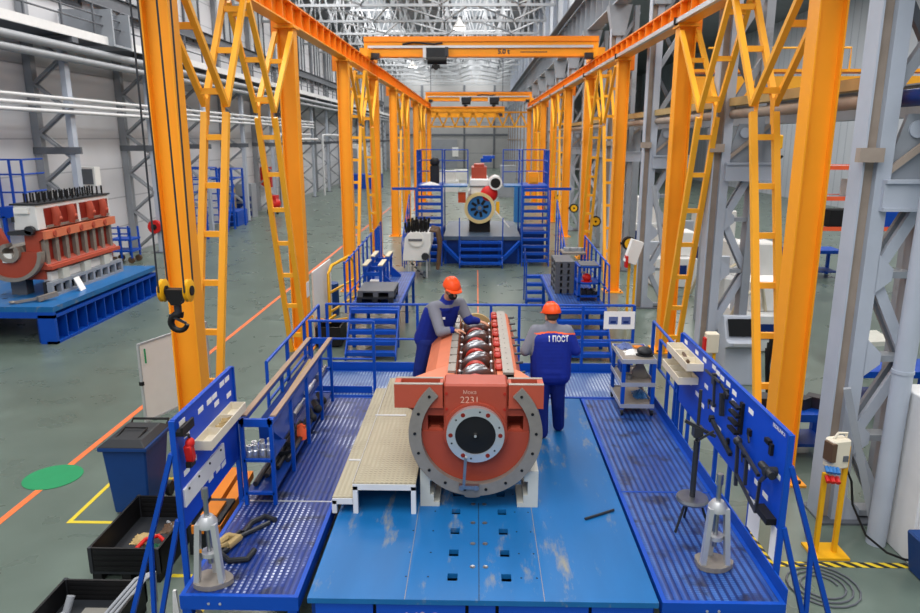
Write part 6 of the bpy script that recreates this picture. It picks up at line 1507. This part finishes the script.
# racking with orange beams
for i in range(2):
    y0 = 21.5+.0*i; x0 = 10.2+5.2*i
    t = thing('pallet_rack', 'pallet rack with orange beams in the right bay, %s one' % ('left' if i == 0 else 'right'), 'rack', (x0+2.5, y0+.5, 0))
    for x in (x0, x0+5):
        for y in (y0, y0+1): MB().box(x-.06, x+.06, y-.06, y+.06, 0, 4.6).build('upright', 'grey_dark', t)
    for z in (2.2, 3.1, 4.0):
        for y in (y0, y0+1): MB().box(x0, x0+5, y-.03, y+.03, z-.06, z+.06).build('beam', 'piping', t, 'orange beam')
        MB().box(x0+.06, x0+4.94, y0+.03, y0+.97, z-.0, z+.04).build('shelf', 'grey', t)
    for k, (dx, z, h, m, nm) in enumerate(((.8, 2.24, .5, 'black', 'black box'), (2.3, 2.24, .6, 'blue', 'blue box'), (3.8, 3.14, .55, 'dark', 'dark crate'), (1.4, 3.14, .5, 'white', 'white carton'))):
        solo(MB().box(x0+dx-.4, x0+dx+.4, y0+.1, y0+.9, z, z+h), 'stored_box', m, '%s stored on the %s orange beamed pallet rack' % (nm, 'left' if i == 0 else 'right'), 'box')
def bench(label, x, y, w, d, h, rz=0):
    t = thing('work_bench', label, 'bench', (x, y, 0))
    MB().box(x-w/2, x+w/2, y-d/2, y+d/2, h-.12, h).build('top', 'blue', t)
    for a in (-1, 1):
        for b in (-1, 1): MB().box(x+a*(w/2-.06)-.05, x+a*(w/2-.06)+.05, y+b*(d/2-.06)-.05, y+b*(d/2-.06)+.05, 0, h-.12).build('leg', 'blue', t)
    MB().box(x-w/2+.1, x+w/2-.1, y-d/2+.05, y+d/2-.05, .2, .25).build('shelf', 'deep_blue', t)
    return t
bench('blue steel bench in the right bay behind the near orange column, left one', 12.0, 25.5, 1.8, 1, 1.0)
bench('blue steel bench in the right bay near the orange rack, right one', 13.0, 18.5, 2.4, 1, .9)
bench('blue steel bench with parts behind the nearest grey lattice column', 7.6, 12.6, 1.8, .8, .8)
bench('blue bench low behind the front end of the right tool board', 4.9, 10.6, 1.3, .7, .75)
for k in range(4): solo(MB().obox((4.5+.28*k, 10.6, .84), (.2, .3, .18), (0, 0, .3*k)), 'machine_part', 'dark_steel', 'dark machine part on the blue bench behind the right tool board', 'part', group='dark parts on the bench behind the tool board')
solo(MB().prism([(7.9, 14.7), (9.0, 14.9), (9.1, 15.8), (8.0, 15.7)], 'z', 0.5, .6).box(8.1, 8.2, 15, 15.1, 0, .5).box(8.8, 8.9, 15.4, 15.5, 0, .5), 'low_table', 'offwhite_block', 'low white table in the right bay aisle', 'table')
for i, (x, y, sx, sy, h) in enumerate(((6.8, 16.6, 1.4, 1.2, 1.6), (7.6, 20.0, 1.6, 1.4, 2.0), (6.6, 24.0, 1.4, 1.4, 1.8), (8.8, 27.0, 1.8, 1.2, 2.2), (7.0, 31.0, 1.6, 1.2, 2.4), (7.2, 38.0, 1.6, 1.4, 2.6))):
    t = thing('machine_tool', 'white machine tool in the right bay behind the grey columns, %s from the camera' % ORD[i], 'machine', (x, y, 0))
    MB().box(x-sx/2, x+sx/2, y-sy/2, y+sy/2, 0, h*.55).build('base', 'white_paint', t, bevel=.03)
    MB().box(x-sx*.3, x+sx/2, y-sy*.2, y+sy/2, h*.55, h).build('column', 'white', t, bevel=.03)
    MB().box(x-sx*.35, x+sx*.25, y-sy/2-.02, y-sy/2, h*.2, h*.42).build('panel', 'navy', t, 'dark blue panel')
    MB().box(x-sx*.5-.2, x-sx*.5+.12, y-sy/2, y-sy/2+.2, h*.6, h*.85).build('control_panel', 'grey_light', t)
for i, (x, y) in enumerate(((8.3, 11.6), (8.9, 10.4))):
    t = thing('screen_panel', 'dark green framed panel in the right bay, %s one' % ('farther' if i == 0 else 'nearer'), 'panel', (x, y, 0))
    MB().bar((x-.5, y-.3, .95), (x+.5, y+.3, .95), .03, 1.3).build('panel', 'dark_green', t)
    for s in (-1, 1): MB().box(x+s*.5-.03, x+s*.5+.03, y+s*.3-.03, y+s*.3+.03, 0, 1.65).build('frame_post', 'alu', t)
    MB().bar((x-.5, y-.3, 1.62), (x+.5, y+.3, 1.62), .05).build('frame_top', 'alu', t)
t = thing('control_stand', 'yellow stand with white control box beside the second grey lattice column', 'stand', (4.6, 13.5, 0))
for x in (4.52, 4.7): MB().box(x-.025, x+.025, 13.5, 13.55, 0, .9).build('upright', 'yellow', t)
MB().box(4.5, 4.74, 13.4, 13.6, .75, 1.15).build('control_box', 'plastic_cream', t, 'cream control box', bevel=.02)
MB().box(4.46, 4.5, 13.42, 13.55, .8, 1.05).build('socket_panel', 'red', t, 'red and blue sockets')
MB().box(4.45, 4.8, 13.35, 13.7, 0, .03).build('base_plate', 'yellow', t)
t = thing('control_stand', 'yellow stand with grey control box behind the labelled back railing', 'stand', (3.9, 18.3, 0))
for x in (3.98, 4.14): MB().box(x-.03, x+.03, 18.3, 18.36, 0, 2.0).build('upright', 'yellow', t)
MB().obox((4.05, 18.25, 2.0), (.3, .25, .6), (0, .3, 0)).build('control_box', 'white', t, 'white control box')
MB().box(3.84, 3.9, 18.1, 18.3, 1.6, 1.9).build('socket_panel', 'red', t, 'red socket panel')
for i, y in enumerate((10.9, 12.0)):
    t = thing('hose_rack', 'black rack of hanging hoses behind the nearest right orange column' if i == 0 else 'black spare hoses hanging behind the right lattice brace', 'rack', (5.2+.2*i, y, 0))
    MB().box(5.2, 5.26, y, y+.06, 0, 1.7).build('post', 'dark_steel', t)
    for k in range(4): MB().tube([(5.15-.03*k, y-.05, 1.6-.1*k), (5.05, y-.15, 1.0), (5.15, y-.05, .5)], .04, 8).build('hose', 'black', t)
for i in range(4):
    x = 5.6+.6*i; y = 16+3.1*i
    solo(MB().tube([(x, y, .05), (x+.3, y-.3, 1.3), (x+.9, y, 1.6), (x+1.2, y+.4, .9), (x+1.3, y+.6, .1)], .05, 8), 'air_duct', 'cream', 'pale hose arching between machines of the right bay, %s from the camera' % ORD[i], 'hose')
# ================================================================== LIGHT, WORLD, CAMERA
w = bpy.data.worlds.new('sky'); scene.world = w; w.use_nodes = True
bg = w.node_tree.nodes['Background']; bg.inputs['Color'].default_value = (.86, .93, 1.0, 1); bg.inputs['Strength'].default_value = WORLD
def area(name, loc, sx, sy, power, rot=(0, 0, 0), col=(1, .97, .93)):
    l = bpy.data.lights.new(name, 'AREA'); l.shape = 'RECTANGLE'; l.size = sx; l.size_y = sy; l.energy = power; l.color = col
    o = bpy.data.objects.new(name, l); COL.objects.link(o); o.location = loc; o.rotation_euler = rot
    return o
for i in range(9):
    y = 14+12*i
    area('skylight_and_fill', (.0, y+3, 15.4), 5.5, 8, LP)
    area('skylight_and_fill', (-9.0, y+3, 15.4), 3.5, 8, LP)
for y in (-12, 1):  # unseen fill lights added over and behind the camera to brighten near fronts
    area('skylight_and_fill', (.0, y, 15.4), 6, 9, LP*FRONT_FILL)
    area('skylight_and_fill', (-9.0, y, 15.4), 4, 9, LP*FRONT_FILL*.7)
for i in range(5): area('bay_fill_light', (14, 8+14*i, 14.4), 8, 8, LP*1.5)  # unseen area lights added to light the right bay
cam = bpy.data.cameras.new('camera'); co = bpy.data.objects.new('camera', cam); COL.objects.link(co)
F_PX = 710; PITCH = radians(13.35); YAW = atan(17/(F_PX/cos(PITCH)))
co.location = (0, 0, 4.85); co.rotation_euler = (pi/2-PITCH, 0, YAW)
cam.sensor_width = 36; cam.lens = 36*F_PX/920; cam.clip_end = 400; cam.clip_start = .1
cam.dof.use_dof = True; cam.dof.focus_distance = 8.8; cam.dof.aperture_fstop = 1.8
scene.camera = co
vs = scene.view_settings; vs.view_transform = 'Standard'; vs.look = 'None'; vs.gamma = 1; vs.exposure = EXPO; vs.use_curve_mapping = False
scene.cycles.use_denoising = True; scene.cycles.max_bounces = 6; scene.cycles.diffuse_bounces = 4; scene.cycles.glossy_bounces = 3
scene.cycles.caustics_reflective = False; scene.cycles.caustics_refractive = False
